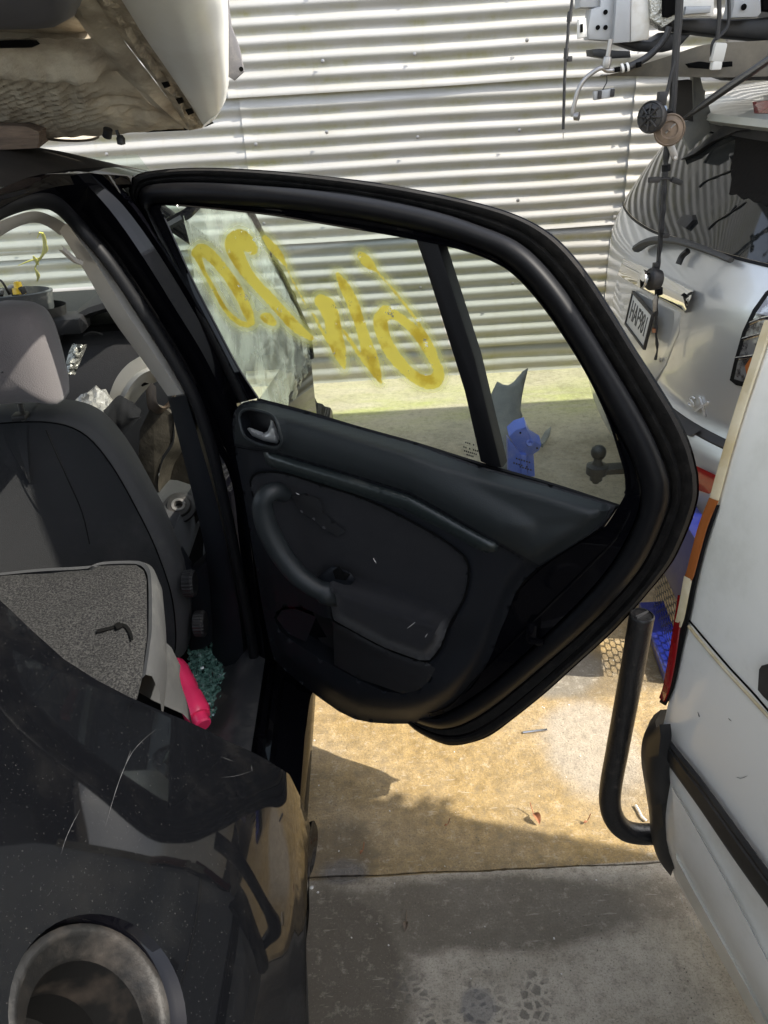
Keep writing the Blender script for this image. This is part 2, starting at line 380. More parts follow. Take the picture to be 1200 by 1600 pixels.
def wall_mat():
    m = mat('galvanised_sheet', (.385,.375,.355), rough=.5, metal=.12, col2=(.34,.33,.30), nscale=6., stretch=(.35,1,3), rvar=.08, bump=.0006, bscale=30.)
    T = m.node_tree; N = T.nodes; L = T.links; b = N['Principled BSDF']
    src = b.inputs['Base Color'].links[0].from_socket
    tc = N.new('ShaderNodeTexCoord')
    def noi(scale, st, det=6):
        mp = N.new('ShaderNodeMapping'); mp.inputs['Scale'].default_value = st; L.new(tc.outputs['Object'], mp.inputs[0])
        n = N.new('ShaderNodeTexNoise'); n.inputs['Scale'].default_value = scale; n.inputs['Detail'].default_value = det; n.inputs['Roughness'].default_value = .65; L.new(mp.outputs[0], n.inputs['Vector']); return n.outputs[0]
    at = N.new('ShaderNodeAttribute'); at.attribute_name = 'valley'
    def math_(op, a, c):
        x = N.new('ShaderNodeMath'); x.operation = op
        for i, q in enumerate((a, c)):
            if isinstance(q, (int, float)): x.inputs[i].default_value = q
            else: L.new(q, x.inputs[i])
        return x.outputs[0]
    def rng(s, a, c, lo=0, hi=1):
        r = N.new('ShaderNodeMapRange'); r.inputs[1].default_value = a; r.inputs[2].default_value = c; r.inputs[3].default_value = lo; r.inputs[4].default_value = hi; L.new(s, r.inputs[0]); return r.outputs[0]
    g = math_('MULTIPLY', rng(noi(2.6, (1,1,1.4)), .44, .66), at.outputs['Fac'])
    g = math_('MULTIPLY', g, rng(noi(26, (1,1,.5)), .3, .6, .35, 1.))
    def mix(f, a, col):
        x = N.new('ShaderNodeMix'); x.data_type = 'RGBA'; L.new(f, x.inputs[0]); L.new(a, x.inputs[6]); x.inputs[7].default_value = (*col, 1); return x.outputs[2]
    c1 = mix(math_('MULTIPLY', at.outputs['Fac'], .4), src, (.36,.33,.265))       # valley grime, also painting the tan shade of rib undersides
    c2 = mix(math_('MULTIPLY', g, .85), c1, (.25,.24,.07))                        # algae
    dr = rng(noi(9, (3,1,.12)), .60, .72, 0, .30)
    c3 = mix(dr, c2, (.30,.27,.20))                                               # faint vertical dribbles
    L.new(c3, b.inputs['Base Color'])
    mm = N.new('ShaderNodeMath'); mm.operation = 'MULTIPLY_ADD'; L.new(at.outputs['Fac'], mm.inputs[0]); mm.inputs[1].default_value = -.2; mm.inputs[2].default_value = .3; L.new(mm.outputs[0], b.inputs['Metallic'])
    return m
M_wall = wall_mat()

def concrete_mat():
    m = bpy.data.materials.new('stained_concrete'); m.use_nodes = True; T = m.node_tree; N = T.nodes; L = T.links; b = N['Principled BSDF']
    tc = N.new('ShaderNodeTexCoord'); geo = N.new('ShaderNodeNewGeometry')
    sx = N.new('ShaderNodeSeparateXYZ'); L.new(geo.outputs['Position'], sx.inputs[0])
    def noi(scale, det=6, ro=.6, off=(0,0,0), st=(1,1,1)):
        mp = N.new('ShaderNodeMapping'); mp.inputs['Location'].default_value = off; mp.inputs['Scale'].default_value = st; L.new(geo.outputs['Position'], mp.inputs[0])
        n = N.new('ShaderNodeTexNoise'); n.inputs['Scale'].default_value = scale; n.inputs['Detail'].default_value = det; n.inputs['Roughness'].default_value = ro; L.new(mp.outputs[0], n.inputs['Vector']); return n.outputs[0]
    def ma(op, a, c=0., clamp=False):
        x = N.new('ShaderNodeMath'); x.operation = op; x.use_clamp = clamp
        for i, q in enumerate((a, c)):
            if isinstance(q, (int, float)): x.inputs[i].default_value = q
            else: L.new(q, x.inputs[i])
        return x.outputs[0]
    def rng(s, a, c, lo=0, hi=1, sm=False):
        r = N.new('ShaderNodeMapRange'); r.inputs[1].default_value = a; r.inputs[2].default_value = c; r.inputs[3].default_value = lo; r.inputs[4].default_value = hi
        if sm: r.interpolation_type = 'SMOOTHSTEP'
        L.new(s, r.inputs[0]); return r.outputs[0]
    def mix(f, a, c):
        x = N.new('ShaderNodeMix'); x.data_type = 'RGBA'
        if isinstance(f, (int, float)): x.inputs[0].default_value = f
        else: L.new(f, x.inputs[0])
        for s, q in ((6, a), (7, c)):
            if isinstance(q, tuple): x.inputs[s].default_value = (*q[:3], 1)
            else: L.new(q, x.inputs[s])
        return x.outputs[2]
    wob = noi(3.2, 5, .6); wob2 = noi(14, 5, .6, (5,2,0))
    wv = ma('ADD', ma('MULTIPLY', ma('SUBTRACT', wob, .5), .5), ma('MULTIPLY', ma('SUBTRACT', wob2, .5), .12))
    def blot(x, y, rx, ry, soft=.35, ang=0.):
        ca, sa = math.cos(ang), math.sin(ang)
        dx = ma('SUBTRACT', sx.outputs[0], x); dy = ma('SUBTRACT', sx.outputs[1], y)
        u = ma('DIVIDE', ma('ADD', ma('MULTIPLY', dx, ca), ma('MULTIPLY', dy, sa)), rx); v = ma('DIVIDE', ma('SUBTRACT', ma('MULTIPLY', dy, ca), ma('MULTIPLY', dx, sa)), ry)
        d = ma('SQRT', ma('ADD', ma('MULTIPLY', u, u), ma('MULTIPLY', v, v)))
        d = ma('ADD', d, ma('MULTIPLY', wv, 2.2))
        return rng(d, 1 - soft/2, 1 + soft/2, 1, 0, True)
    c = mix(rng(noi(5.5, 8, .65), .35, .68), (.31,.272,.21), (.50,.45,.37))
    # tannin-yellow slab beyond the joint
    yl = ma('MULTIPLY', rng(sx.outputs[1], 1.086, 1.09), rng(noi(3.0, 6, .6, (3,1,0)), .2, .6, .6, 1.))
    yl = ma('MULTIPLY', yl, rng(sx.outputs[1], 1.9, 2.6, 1, .35))
    c = mix(yl, c, mix(rng(noi(30, 6, .7), .35, .65), (.205,.133,.043), (.35,.24,.095)))
    bare = blot(.52, 1.42, .13, .17, .5); c = mix(ma('MULTIPLY', bare, .8), c, (.33,.29,.235))
    bare2 = blot(.47, 1.72, .16, .10, .4); c = mix(ma('MULTIPLY', bare2, .7), c, (.30,.29,.26))
    # algae foot of the wall
    al = ma('MULTIPLY', rng(sx.outputs[1], 3.45, 3.75), rng(noi(2.2, 6, .6, (1,4,0), (1,3,1)), .4, .62)); al = ma('MULTIPLY', al, rng(sx.outputs[1], 3.85, 4.1, 1, .25))
    c = mix(ma('MULTIPLY', rng(sx.outputs[1], 3.2, 3.5), .6), c, (.42,.38,.27))
    c = mix(ma('MULTIPLY', al, .7), c, (.33,.35,.09))
    # oil / wet stains
    s1 = blot(-.16, .86, .16, .22, .6); s2 = blot(.14, .985, .50, .085, .35); s3 = blot(.42, .62, .17, .10, .8); s4 = blot(-.15, 1.15, .09, .10, .5); s5 = blot(.6,1.7,.3,.1,.4)
    s6 = blot(.10, .70, .09, .05, .9)
    st = ma('MAXIMUM', ma('MULTIPLY', s1, .9), ma('MAXIMUM', ma('MULTIPLY', s2, .72), ma('MAXIMUM', ma('MULTIPLY', s3, .62), ma('MAXIMUM', ma('MULTIPLY', s4, .6), ma('MAXIMUM', ma('MULTIPLY', s6, .35), ma('MULTIPLY', s5, .55))))))
    big = rng(noi(2.4, 7, .7, (4,4,1)), .5, .66, 0, .32); st = ma('MAXIMUM', st, big)
    c = mix(st, c, (.070,.056,.038))
    mid = noi(38, 8, .75, (2,7,0)); c = mix(rng(mid, .5, .68, 0, .55), c, (.13,.11,.08)); c = mix(rng(mid, .46, .34, 0, .35), c, (.52,.47,.38))
    fine = noi(230, 5, .75); c = mix(rng(fine, .52, .66, 0, .75), c, (.10,.085,.062)); c = mix(rng(fine, .40, .30, 0, .5), c, (.58,.53,.44))
    sp = N.new('ShaderNodeTexVoronoi'); sp.inputs['Scale'].default_value = 75.; L.new(geo.outputs['Position'], sp.inputs['Vector'])
    c = mix(ma('MULTIPLY', rng(sp.outputs['Distance'], .16, .05), rng(noi(7, 4, .6, (1,1,4)), .45, .6)), c, (.07,.06,.045))          # dark pock marks
    hair = noi(20, 3, .5, (0,0,2), (1,7,1)); c = mix(rng(hair, .66, .70, 0, .30), c, (.50,.46,.38))                              # pale scrapes
    # wet tyre tread print
    mp = N.new('ShaderNodeMapping'); mp.inputs['Scale'].default_value = (46,62,1); mp.inputs['Rotation'].default_value = (0,0,.5); L.new(geo.outputs['Position'], mp.inputs[0])
    vo = N.new('ShaderNodeTexVoronoi'); vo.feature = 'DISTANCE_TO_EDGE'; vo.inputs['Scale'].default_value = 1.; vo.inputs['Randomness'].default_value = .8; L.new(mp.outputs[0], vo.inputs['Vector'])
    lug = rng(vo.outputs[0], .10, .20)
    tr = ma('MAXIMUM', blot(.02, .735, .06, .13, .7, .25), ma('MAXIMUM', blot(.13, .74, .05, .14, .6, -.1), blot(.235, .78, .035, .10, .9, -.35)))
    tr = ma('MULTIPLY', ma('MULTIPLY', tr, lug), rng(noi(11, 4, .6, (8,3,0)), .4, .55))
    c = mix(ma('MULTIPLY', tr, .62), c, (.06,.055,.048))
    pud = ma('MAXIMUM', blot(.125, .80, .035, .035, .4), blot(-.14, 1.105, .05, .03, .8))
    c = mix(ma('MULTIPLY', pud, .5), c, (.08,.085,.10))
    L.new(c, b.inputs['Base Color'])
    wet = ma('MAXIMUM', pud, ma('MULTIPLY', s1, .35))
    L.new(rng(wet, 0, 1, .82, .16), b.inputs['Roughness'])
    bp = N.new('ShaderNodeBump'); bp.inputs['Distance'].default_value = .004; bp.inputs['Strength'].default_value = 1.
    L.new(ma('ADD', ma('MULTIPLY', noi(140, 6, .75), .9), noi(24, 5, .6)), bp.inputs['Height']); L.new(bp.outputs[0], b.inputs['Normal'])
    return m
M_conc = concrete_mat()

# ------------------------------------------------------------------ ground: one far sheet, slabs with an open joint
g = MB().grid([[Vector((x, y, -.03)) for x in (-120, -20, -4.2, 4.2, 20, 120)] for y in (-120, -20, -5, 4.6, 20, 120)])
tag(g.build('ground', M_conc, smooth=False), 'bare grey yard surface running out beyond the slabs', kind='structure')
def slab_piece(x0, x1, y0f, y1f, nx, ny):
    m = MB()
    xs = [lerp(x0, x1, i/(nx-1)) for i in range(nx)]
    top = [[Vector((x, lerp(y0f(x), y1f(x), [0,.004,.02,.1,.35,.65,.9,.98,.996,1][j]), 0 if 0 < j < 9 else -.006)) for j in range(10)] for x in xs]
    m.grid(top)
    m.grid([[Vector((x, y0f(x), -.006)), Vector((x, y0f(x), -.03))] for x in xs]); m.grid([[Vector((x, y1f(x), -.006)), Vector((x, y1f(x), -.03))] for x in xs])
    return m
def jn(x, s): return 1.0915 - .018*(x-.1) + .003*noise.noise(Vector((x*9, s*.3, 0))) + .002*noise.noise(Vector((x*60, s*5, 3)))
near = slab_piece(-4.0, 4.0, lambda x: -5.0, lambda x: jn(x, 0) - .0022, 900, 10).build('concrete_slab', M_conc, smooth=False)
tag(near, 'grey stained near concrete slab with wet tyre prints', kind='structure')
far = slab_piece(-4.0, 4.0, lambda x: jn(x, .4) + .0022, lambda x: 4.5, 900, 10).build('concrete_slab', M_conc, smooth=False)
tag(far, 'yellowed far concrete slab beyond the open joint', kind='structure')

# ------------------------------------------------------------------ corrugated wall
WY = 4.2; PITCH = .0715
wall = thing('corrugated_wall', 'galvanised corrugated iron wall with algae streaks behind the cars', 'wall', (0, WY, 0))
def sheet(x0, x1, z0, z1, y, ph, seed, amp=.0060, step=.05):
    nz = int((z1-z0)/PITCH*14)+2; nx = max(3, int((x1-x0)/step)+1); m = MB(); rows = []; val = []
    for j in range(nx):
        x = lerp(x0, x1, j/(nx-1)); r = []
        for i in range(nz):
            z = lerp(z0, z1, i/(nz-1)); a = 2*math.pi*(z/PITCH + ph)
            w = noise.noise(Vector((x*1.3, z*1.1, seed)))*.006 + noise.noise(Vector((x*5, z*3, seed+7)))*.0016
            c = math.cos(a)
            lift = -.004 if j == 0 else 0.      # the lapped edge stands a little proud
            r.append(Vector((x, y - amp*c + w + lift, z + .004*noise.noise(Vector((x*1.7, seed, 2)))))); 
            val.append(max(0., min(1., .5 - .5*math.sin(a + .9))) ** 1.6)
        rows.append(r)
    m.grid(rows); o = m.build('corrugated_sheet', M_wall, wall, fix=False, angle=180)
    at = o.data.attributes.new('valley', 'FLOAT', 'POINT'); at.data.foreach_set('value', val)
    return o
xb = [-5.0, -2.6, -.575, 1.335, 3.4, 5.2]
for k in range(5):
    a, c = xb[k], xb[k+1]
    o_ = .0035*k - .007
    sheet(a-.05, c+.05, 1.475, 3.1, WY - .012 - o_, .30, 11+k)
    sheet(a-.002, c+.05, .79, 1.53, WY - o_, .05, 31+k)
    sheet(a-.05, c+.05, .165, .86, WY + .012 - o_, .40, 51+k)
    sheet(a-.05, c+.05, -.02, .20, WY + .030 - o_, .25, 71+k, amp=.005)
for z in (.5, .93, 1.28, 1.62, 1.9, 2.4):
    for x in [xb[k] + q for k in range(5) for q in (.04, .42, .86, 1.35)]:
        zz = z + random.uniform(-.03, .03)
        MB().lathe((x + random.uniform(-.02,.02), WY-.026, zz), (0,-1,0), [(.009,.0),(.009,.002),(.005,.003),(.005,.007),(0,.0075)], 10).build('roofing_screw', M_steel, wall)
# two posts and a rail carry the sheets from behind
for x in (-2.6, 1.335): MB().box((x, WY+.12, 1.5), .09, .09, 3.05, bev=.004).build('post', M_wood, wall)

# ================================================================== black hatchback
car = thing('black_hatchback', 'dismantled black hatchback with its rear door swung open and no fuel flap', 'car', (-.9, 1.0, 0))
# ---- body side (right flank) X as function of Y, z
def bprof(z):
    if z < .62: return -.055*sst(.46, .08, z)
    x = min(1., (z-.62)/.38); a = .38*.80*(x**3 - x**4/2)
    return -(a + max(0., z-1.0)*.80)
def fside(Y, z):
    base = -.172 + .030*sst(1.05, .45, Y)
    fl = .012*math.exp(-((math.hypot(Y-.56, z-.32)-.36)/.06)**2)
    return base + bprof(z) + fl
def onside(px, py): return hit(px, py, lambda p: p.x - fside(p.y, p.z), .2, 2.5)
edge_px = [(-60,890),(0,938),(50,985),(100,1030),(150,1062),(200,1088),(250,1110),(300,1130),(360,1160),(430,1196)]
edge = [onside(*p) for p in edge_px]
EDGE = [(p.y, p.z) for p in edge if p is not None]
WC = (.56, .32); WR = .345
arch = [(WC[0]+WR*math.cos(a), WC[1]+WR*math.sin(a)) for a in [math.pi*(i/24.)*1.0 for i in range(25)]]
last = EDGE[-1]
outl = EDGE + [(last[0]+.035, last[1]-.06), (last[0]+.045, last[1]-.13), (last[0]+.03, last[1]-.2), (last[0]+.02, .30)] + [(WC[0]+WR+.005, .26)] + arch + [(.09, .26), (-.32, .26), (-.40, .5), (-.40, .95), (-.2, 1.08), (.0, 1.2)]
FC = onside(172, 1588); FY, FZ = FC.y, FC.z
def fcirc(r, n=48): return [(FY + r*math.cos(2*math.pi*i/n), FZ + r*.93*math.sin(2*math.pi*i/n)) for i in range(n)]
RF = .077
v2, ff = cdt(outl, .016, holes=[fcirc(RF)])
qm = MB()
def qpt(y, z):
    d = math.hypot(y-FY, (z-FZ)/.93); x = fside(y, z)
    da = pold(y, z, arch, False)
    return Vector((x + .006*sst(.03, .0, da), y, z))
qm.add([qpt(y, z) for y, z in v2], ff)
# returned edges (thickness) along aperture and arch
ring = [outl[i] for i in range(len(outl))]
qp = qm.build('quarter_panel', M_paint, car, angle=70)
def ret_edge(poly, depth, name, m=M_paint):
    a = [qpt(*p) for p in cr([(q[0], q[1]) for q in poly], 90)]
    MB().grid([a, [p + Vector((-depth*.3, 0, -.004)) for p in a], [p + Vector((-depth, .0, -.012)) for p in a]]).build(name, m, qp, angle=80)
ret_edge(outl[:len(EDGE)], .05, 'panel_return')
ret_edge(arch, .03, 'arch_lip')
# filler pocket
def fring(r, dx, dy=0., dz=0.): return [Vector((fside(FY + r*math.cos(t), FZ + r*.93*math.sin(t)) - dx, FY + r*math.cos(t) + dy, FZ + r*.93*math.sin(t) + dz)) for t in [2*math.pi*i/48 for i in range(48)]]
TY = (fside(FY+.06, FZ) - fside(FY-.06, FZ))/.12; TZ = (fside(FY, FZ+.06) - fside(FY, FZ-.06))/.12
FNV = Vector((1, -TY, -TZ)).normalized()
def fpt(a, b, d): return Vector((fside(FY, FZ) + TY*a + TZ*b, FY + a, FZ + b)) - FNV*d
def fplain(r, dx, dy=0., dz=0.): return [fpt(r*math.cos(t) + dy, r*.93*math.sin(t) + dz, dx) for t in [2*math.pi*i/48 for i in range(48)]]
MB().grid([fring(RF, 0), fring(RF-.003, .006), fring(RF-.006, .012), fring(RF-.007, .018)], cv=True).build('flap_seam', M_gloss, qp)
M_pocket = mat('dusty_filler_pocket', (.006,.006,.006), rough=.5, col2=(.036,.031,.027), nscale=24., nlo=.44, nhi=.78, spec=.2, bump=.001, bscale=90.)
FC2 = onside(152, 1614); ey, ez = (FC2.y-FY), (FC2.z-FZ)
fp = MB().grid([fring(RF-.007, .010), fring(RF-.010, .007), fring(RF-.014, .008), fring(RF-.017, .012), fplain(.054, .018, ey*.2, ez*.2), fplain(.052, .024, ey*.3, ez*.3)], cv=True).build('filler_pocket', M_pocket, car, angle=60)
MB().grid([fplain(.052, .024, ey*.3, ez*.3), fplain(.050, .036, ey*.5, ez*.5), fplain(.044, .060, ey*.8, ez*.8)], cv=True).build('pocket_wall', mat('grimy_shaded_pocket_wall', (.004,.004,.004), rough=.45, col2=(.022,.018,.015), nscale=26., nlo=.5, nhi=.8, spec=.12), fp)  # grime kept near black, painting in the shade of the hole
MB().grid([fplain(.044, .060, ey*.8, ez*.8), fplain(.040, .095, ey, ez), fplain(.0, .097, ey, ez)], cv=True).build('pocket_well', M_dark, fp)  # black colour stands in for the deep shade of the well
c0 = fpt(ey - .010, ez - .022, .080)
MB().lathe(c0, FNV, [(.028,0),(.029,.018),(.027,.026),(.023,.031),(.016,.034),(.0,.035)], 32).box(c0 + FNV*.037, .014, .010, .052, bev=.004, M=Matrix((FNV, Vector((0,1,0)), FNV.cross(Vector((0,1,0))))).transposed()).build('filler_cap', mat('filler_cap_plastic', (.02,.02,.021), rough=.28, coat=.3, dust=.2), fp)
mat_scr = mat('scratched_paint', (.07,.07,.072), rough=.5)
# scratches that follow the paint
def onpanel_path(pxs, off=.0006, n=24):
    out = []
    for p in cr(pxs, n):
        h = hit(p.x, p.y, lambda q: q.x - fside(q.y, q.z) - off, .2, 2.5)
        if h: out.append(h)
    return out
for pts, w in (([(243,1140),(222,1158),(205,1178),(190,1210),(178,1245),(165,1290)], .0009), ([(125,1265),(112,1290),(103,1310),(95,1335)], .0007), ([(345,1215),(370,1212),(395,1204)], .0004), ([(393,1195),(394,1206)], .0006), ([(205,1170),(196,1195)], .0005), ([(345,1182),(365,1190)], .0004)):
    q = onpanel_path(pts)
    if len(q) > 3: MB().tube(q, lambda t, w=w: w*.42*(.1+math.sin(math.pi*t))*(.7+.3*math.sin(40*t)), 5).build('scratch', mat_scr, qp)
# wheel
wh = MB().lathe((-.375, WC[0], .31), (1,0,0), [(.20,-.02),(.24,.0),(.285,.01),(.305,.03),(.31,.07),(.31,.13),(.302,.165),(.28,.183),(.24,.186),(.205,.178),(.20,.165)], 48).build('wheel', M_tyre, car)
MB().lathe((-.375, WC[0], .31), (1,0,0), [(.205,.17),(.195,.175),(.185,.15),(.06,.14),(.055,.155),(.0,.157)], 40).build('rim', M_steel, wh)
MB().lathe((-.42, WC[0], .31), (1,0,0), [(.34,.0),(.345,.06),(.345,.2)], 40).build('arch_liner', M_dark, car)
# ---- door opening: pillar, seals, trims
PY = 1.47
def on(plist, y): return [aY(p[0], p[1], y) for p in plist]
def ony(plist): return [aY(p[0], p[1], p[2]) for p in plist]
# painted pillar, three long facets with a turned outer side
pl = [
 ony([(62,296,1.52),(112,346,1.52),(158,402,1.52),(210,480,1.52),(262,562,1.52),(306,650,1.52),(358,740,1.5),(374,850,1.5),(386,950,1.5),(395,1040,1.5),(400,1130,1.5)]),
 ony([(98,278,1.48),(146,334,1.48),(192,396,1.48),(246,478,1.48),(300,562,1.48),(352,650,1.47),(371,740,1.47),(386,850,1.47),(398,950,1.47),(408,1040,1.47),(412,1130,1.47)]),
 ony([(120,272,1.462),(170,326,1.462),(216,390,1.462),(270,476,1.462),(322,562,1.462),(361,650,1.462),(378,740,1.462),(392,850,1.462),(404,950,1.462),(415,1040,1.462),(420,1130,1.462)]),
 ony([(140,270,1.475),(190,318,1.475),(240,385,1.475),(294,472,1.475),(342,560,1.475),(366,650,1.475),(382,740,1.475),(396,850,1.475),(409,950,1.475),(420,1040,1.475),(428,1130,1.475)]),
 ony([(158,272,1.462),(206,322,1.462),(256,394,1.462),(310,482,1.462),(356,570,1.462),(374,655,1.462),(388,740,1.462),(402,850,1.462),(415,950,1.462),(426,1040,1.462),(434,1130,1.462)]),
 ony([(170,274,1.49),(216,326,1.49),(266,398,1.49),(318,486,1.49),(362,574,1.49),(378,658,1.49),(392,742,1.49),(406,850,1.49),(420,950,1.49),(430,1040,1.49),(440,1130,1.49)]),
 ony([(176,276,1.56),(222,330,1.56),(272,402,1.56),(322,490,1.56),(366,578,1.56),(382,660,1.56),(396,744,1.56),(410,850,1.56),(424,950,1.56),(434,1040,1.56),(444,1130,1.56)])]
MB().grid([cr(c, 60) for c in pl]).build('door_pillar', M_gloss, car, angle=35)
# outer sunlit face of the pillar that the front door closes on
po = [ony([(174,284,1.56),(222,350,1.56),(262,420,1.56),(305,505,1.56),(345,590,1.56),(366,640,1.56),(392,760,1.56),(412,860,1.56),(426,950,1.56),(436,1040,1.56),(444,1120,1.56)]),
      ony([(186,284,1.64),(236,352,1.64),(276,422,1.64),(318,506,1.64),(355,590,1.64),(376,640,1.60),(404,760,1.575),(424,860,1.57),(438,950,1.57),(448,1040,1.57),(456,1120,1.57)])]
MB().grid([cr(c, 40) for c in po]).build('pillar_outer_skin', M_gloss, car)
bt = [ony([(86,350,1.545),(130,420,1.545),(175,497,1.545),(225,566,1.545),(262,619,1.545)]),
      ony([(94,348,1.51),(138,414,1.51),(184,491,1.51),(234,563,1.51),(270,618,1.51)]),
      ony([(106,350,1.488),(150,412,1.488),(198,489,1.488),(246,561,1.488),(284,616,1.488)]),
      ony([(117,352,1.497),(161,410,1.497),(210,486,1.497),(258,560,1.497),(293,613,1.497)]),
      ony([(124,356,1.535),(166,408,1.535),(216,483,1.535),(263,558,1.535),(299,611,1.535)])]
MB().grid([cr(c, 44) for c in bt]).build('upper_pillar_trim', M_beige, car, angle=60)
MB().grid([cr([aY(p[0]+dx, p[1]+dy, y) for p in ((97,388),(108,398),(120,408),(128,411))], 10) for dx, dy, y in ((-3,-6,1.50),(2,-3,1.475),(1,3,1.475),(-6,2,1.50))]).build('belt_height_adjuster', M_beige, car)
lt = [ony([(262,621,1.55),(280,690,1.55),(305,790,1.55),(324,880,1.55),(332,960,1.55),(330,1040,1.55),(318,1110,1.52),(306,1150,1.5)]),
      ony([(274,620,1.50),(294,690,1.50),(322,790,1.50),(342,880,1.50),(352,960,1.50),(352,1040,1.50),(346,1110,1.47),(338,1160,1.44)]),
      ony([(290,617,1.49),(312,690,1.49),(340,790,1.49),(360,880,1.49),(374,960,1.49),(382,1040,1.49),(386,1110,1.47),(386,1170,1.44)]),
      ony([(300,613,1.53),(324,690,1.53),(352,790,1.53),(372,880,1.53),(388,960,1.53),(400,1040,1.53),(406,1110,1.5),(408,1180,1.47)])]
MB().grid([cr(c, 50) for c in lt]).build('lower_pillar_trim', M_trim, car, angle=60)
sealp = ony([(-60,372,1.0),(-20,336,1.12),(20,318,1.22),(60,311,1.33),(92,322,1.42),(122,352,1.475),(166,402,1.475),(216,474,1.475),(264,550,1.475),(303,620,1.475),(330,700,1.475),(352,790,1.475),(370,880,1.475),(386,960,1.475),(400,1040,1.47),(410,1110,1.45),(416,1180,1.42)])
MB().tube(cr(sealp, 110), .0115, 10, flat=1.25).build('door_opening_seal', M_rubber, car)
# headliner edge and grab-side trim
hl = [ony([(-60,395,1.0),(-20,358,1.12),(20,338,1.22),(56,330,1.33),(86,340,1.44),(112,356,1.53)]), ony([(-60,412,1.04),(-20,374,1.16),(20,352,1.26),(54,343,1.37),(78,350,1.48),(100,364,1.56)]), ony([(-60,420,1.12),(-20,384,1.24),(20,358,1.33),(52,348,1.44),(74,354,1.54),(94,368,1.62)])]
MB().grid([cr(c, 40) for c in hl]).build('headliner_edge', M_beige, car)
# roof and rail
DX = -.56
ditch = [aX(p[0], p[1], DX) for p in ((228,266),(180,261),(130,263),(90,268),(45,277),(0,294))]
rl0 = cr(ditch + [Vector((DX, .85, 1.475)), Vector((DX-.01, .55, 1.44)), Vector((DX-.04, .1, 1.36)), Vector((DX-.06,-.15,1.28))], 50)
roof_rows = [rl0]
for t, dz in ((.03,.014),(.10,.036),(.2,.054),(.35,.066),(.5,.07),(.7,.06),(.9,.03),(1.0,.0)):
    roof_rows.append([Vector((p.x - 1.0*t*1.0, p.y + .10*math.sin(math.pi*t), p.z + dz*(1 if p.y < 1.8 else max(.35, 1-(p.y-1.8)*1.5)))) for p in rl0])
M_roof = mat('dusty_black_roof', (.010,.009,.008), rough=.85, spec=.08, dust=.5, dustcol=(.05,.042,.033), dscale=3., dlo=.3, dhi=.65)
MB().grid(roof_rows).build('roof', M_roof, car, angle=60)
far_y = rl0[0].y
r1 = ony([(236,268,far_y-.02),(200,275,1.56),(160,272,1.53),(125,273,1.50),(90,279,1.42),(45,294,1.30),(0,314,1.16),(-60,356,1.0)])
r2 = ony([(236,276,far_y-.04),(205,288,1.53),(165,288,1.48),(130,288,1.45),(92,291,1.38),(45,304,1.26),(0,324,1.12),(-60,366,.96)])
r3 = ony([(236,280,far_y+.02),(205,292,1.56),(165,300,1.51),(128,316,1.49),(92,312,1.43),(45,312,1.30),(0,330,1.16),(-60,372,1.0)])
r0 = [rl0[0], *[aX(p[0], p[1], DX) for p in ((180,261),(130,263),(90,268),(45,277),(0,294))], Vector((DX,.92,1.47))]
MB().grid([cr(c, 50) for c in (r0, r1, r2, r3)]).build('roof_rail', M_gloss, car, angle=50)
# C pillar, far side and tail close the body
cp = [cr([Vector((fside(y, z), y, z)) for y, z in ((.50,1.25),(.35,1.2),(.1,1.15),(-.2,1.08))], 12), cr([Vector((-.56,.75,1.455)), Vector((-.56,.6,1.44)), Vector((-.58,.3,1.40)), Vector((-.62,-.1,1.30))], 12)]
MB().grid(cp).build('rear_pillar', M_paint, car)
MB().grid([[Vector((x, y, z)) for y in (-.35, .5, 1.5, 2.3, 2.95)] for x, z in ((-1.60,.2),(-1.62,.6),(-1.60,.92),(-1.56,.98))]).build('far_flank', M_paint, car)
MB().grid([[Vector((x, -.36 + .1*abs((x+.9)/.7)**3, z)) for x in [-1.58+.14*i for i in range(11)]] for z in (.25,.6,.9,1.08,1.3)]).build('tail', M_paint, car)
MB().grid([[Vector((x, y, .24)) for x in (-1.6, -.25)] for y in (-.35, 2.6)]).build('floor_pan', M_dark, car)
# sill: scuff plate, seal channel and outer rocker as one stepped profile
SP = [(-.47,.255),(-.435,.285),(-.40,.30),(-.375,.335),(-.345,.343),(-.315,.338)]
M_scuff = mat('scuffed_sill_plastic', (.020,.021,.023), rough=.5, dust=.5, dustcol=(.10,.095,.085), dscale=14., dlo=.5, dhi=.75)
MB().grid([[Vector((x, y, z)) for x, z in SP] for y in [.62+.1*i for i in range(26)]]).build('scuff_plate', M_scuff, car, angle=50)
SP2 = [(-.314,.334),(-.308,.316),(-.296,.312),(-.288,.322),(-.276,.324),(-.268,.300),(-.246,.292),(-.236,.280),(-.212,.272),(-.204,.255),(-.203,.205),(-.225,.17),(-.3,.16)]
MB().grid([[Vector((x, y, z)) for x, z in SP2] for y in [.80+.1*i for i in range(25)]]).build('rocker', M_gloss, car, angle=35)

# ---- front windscreen, dash, bonnet
ws = [[Vector((x, lerp(2.08, 2.95, t), lerp(1.43, .92, t) + .05*math.sin(math.pi*t)*.4)) for t in (0,.25,.5,.75,1)] for x in (-.55,-.8,-1.05,-1.3,-1.56)]
MB().grid(ws).build('windscreen', M_wind, car)
MB().tube([Vector((-.60,2.04,1.37)), Vector((-.44,2.4,1.11)), Vector((-.30,2.80,.76))], .025, 10).build('front_pillar', M_gloss, car)
MB().grid([[Vector((x, y, z)) for x in (-1.55,-1.1,-.7,-.40)] for y, z in ((2.22,.45),(2.25,.72),(2.30,.88),(2.36,.935),(2.6,.955),(2.9,.92),(3.0,.6))]).build('dashboard', M_dash, car, angle=50)
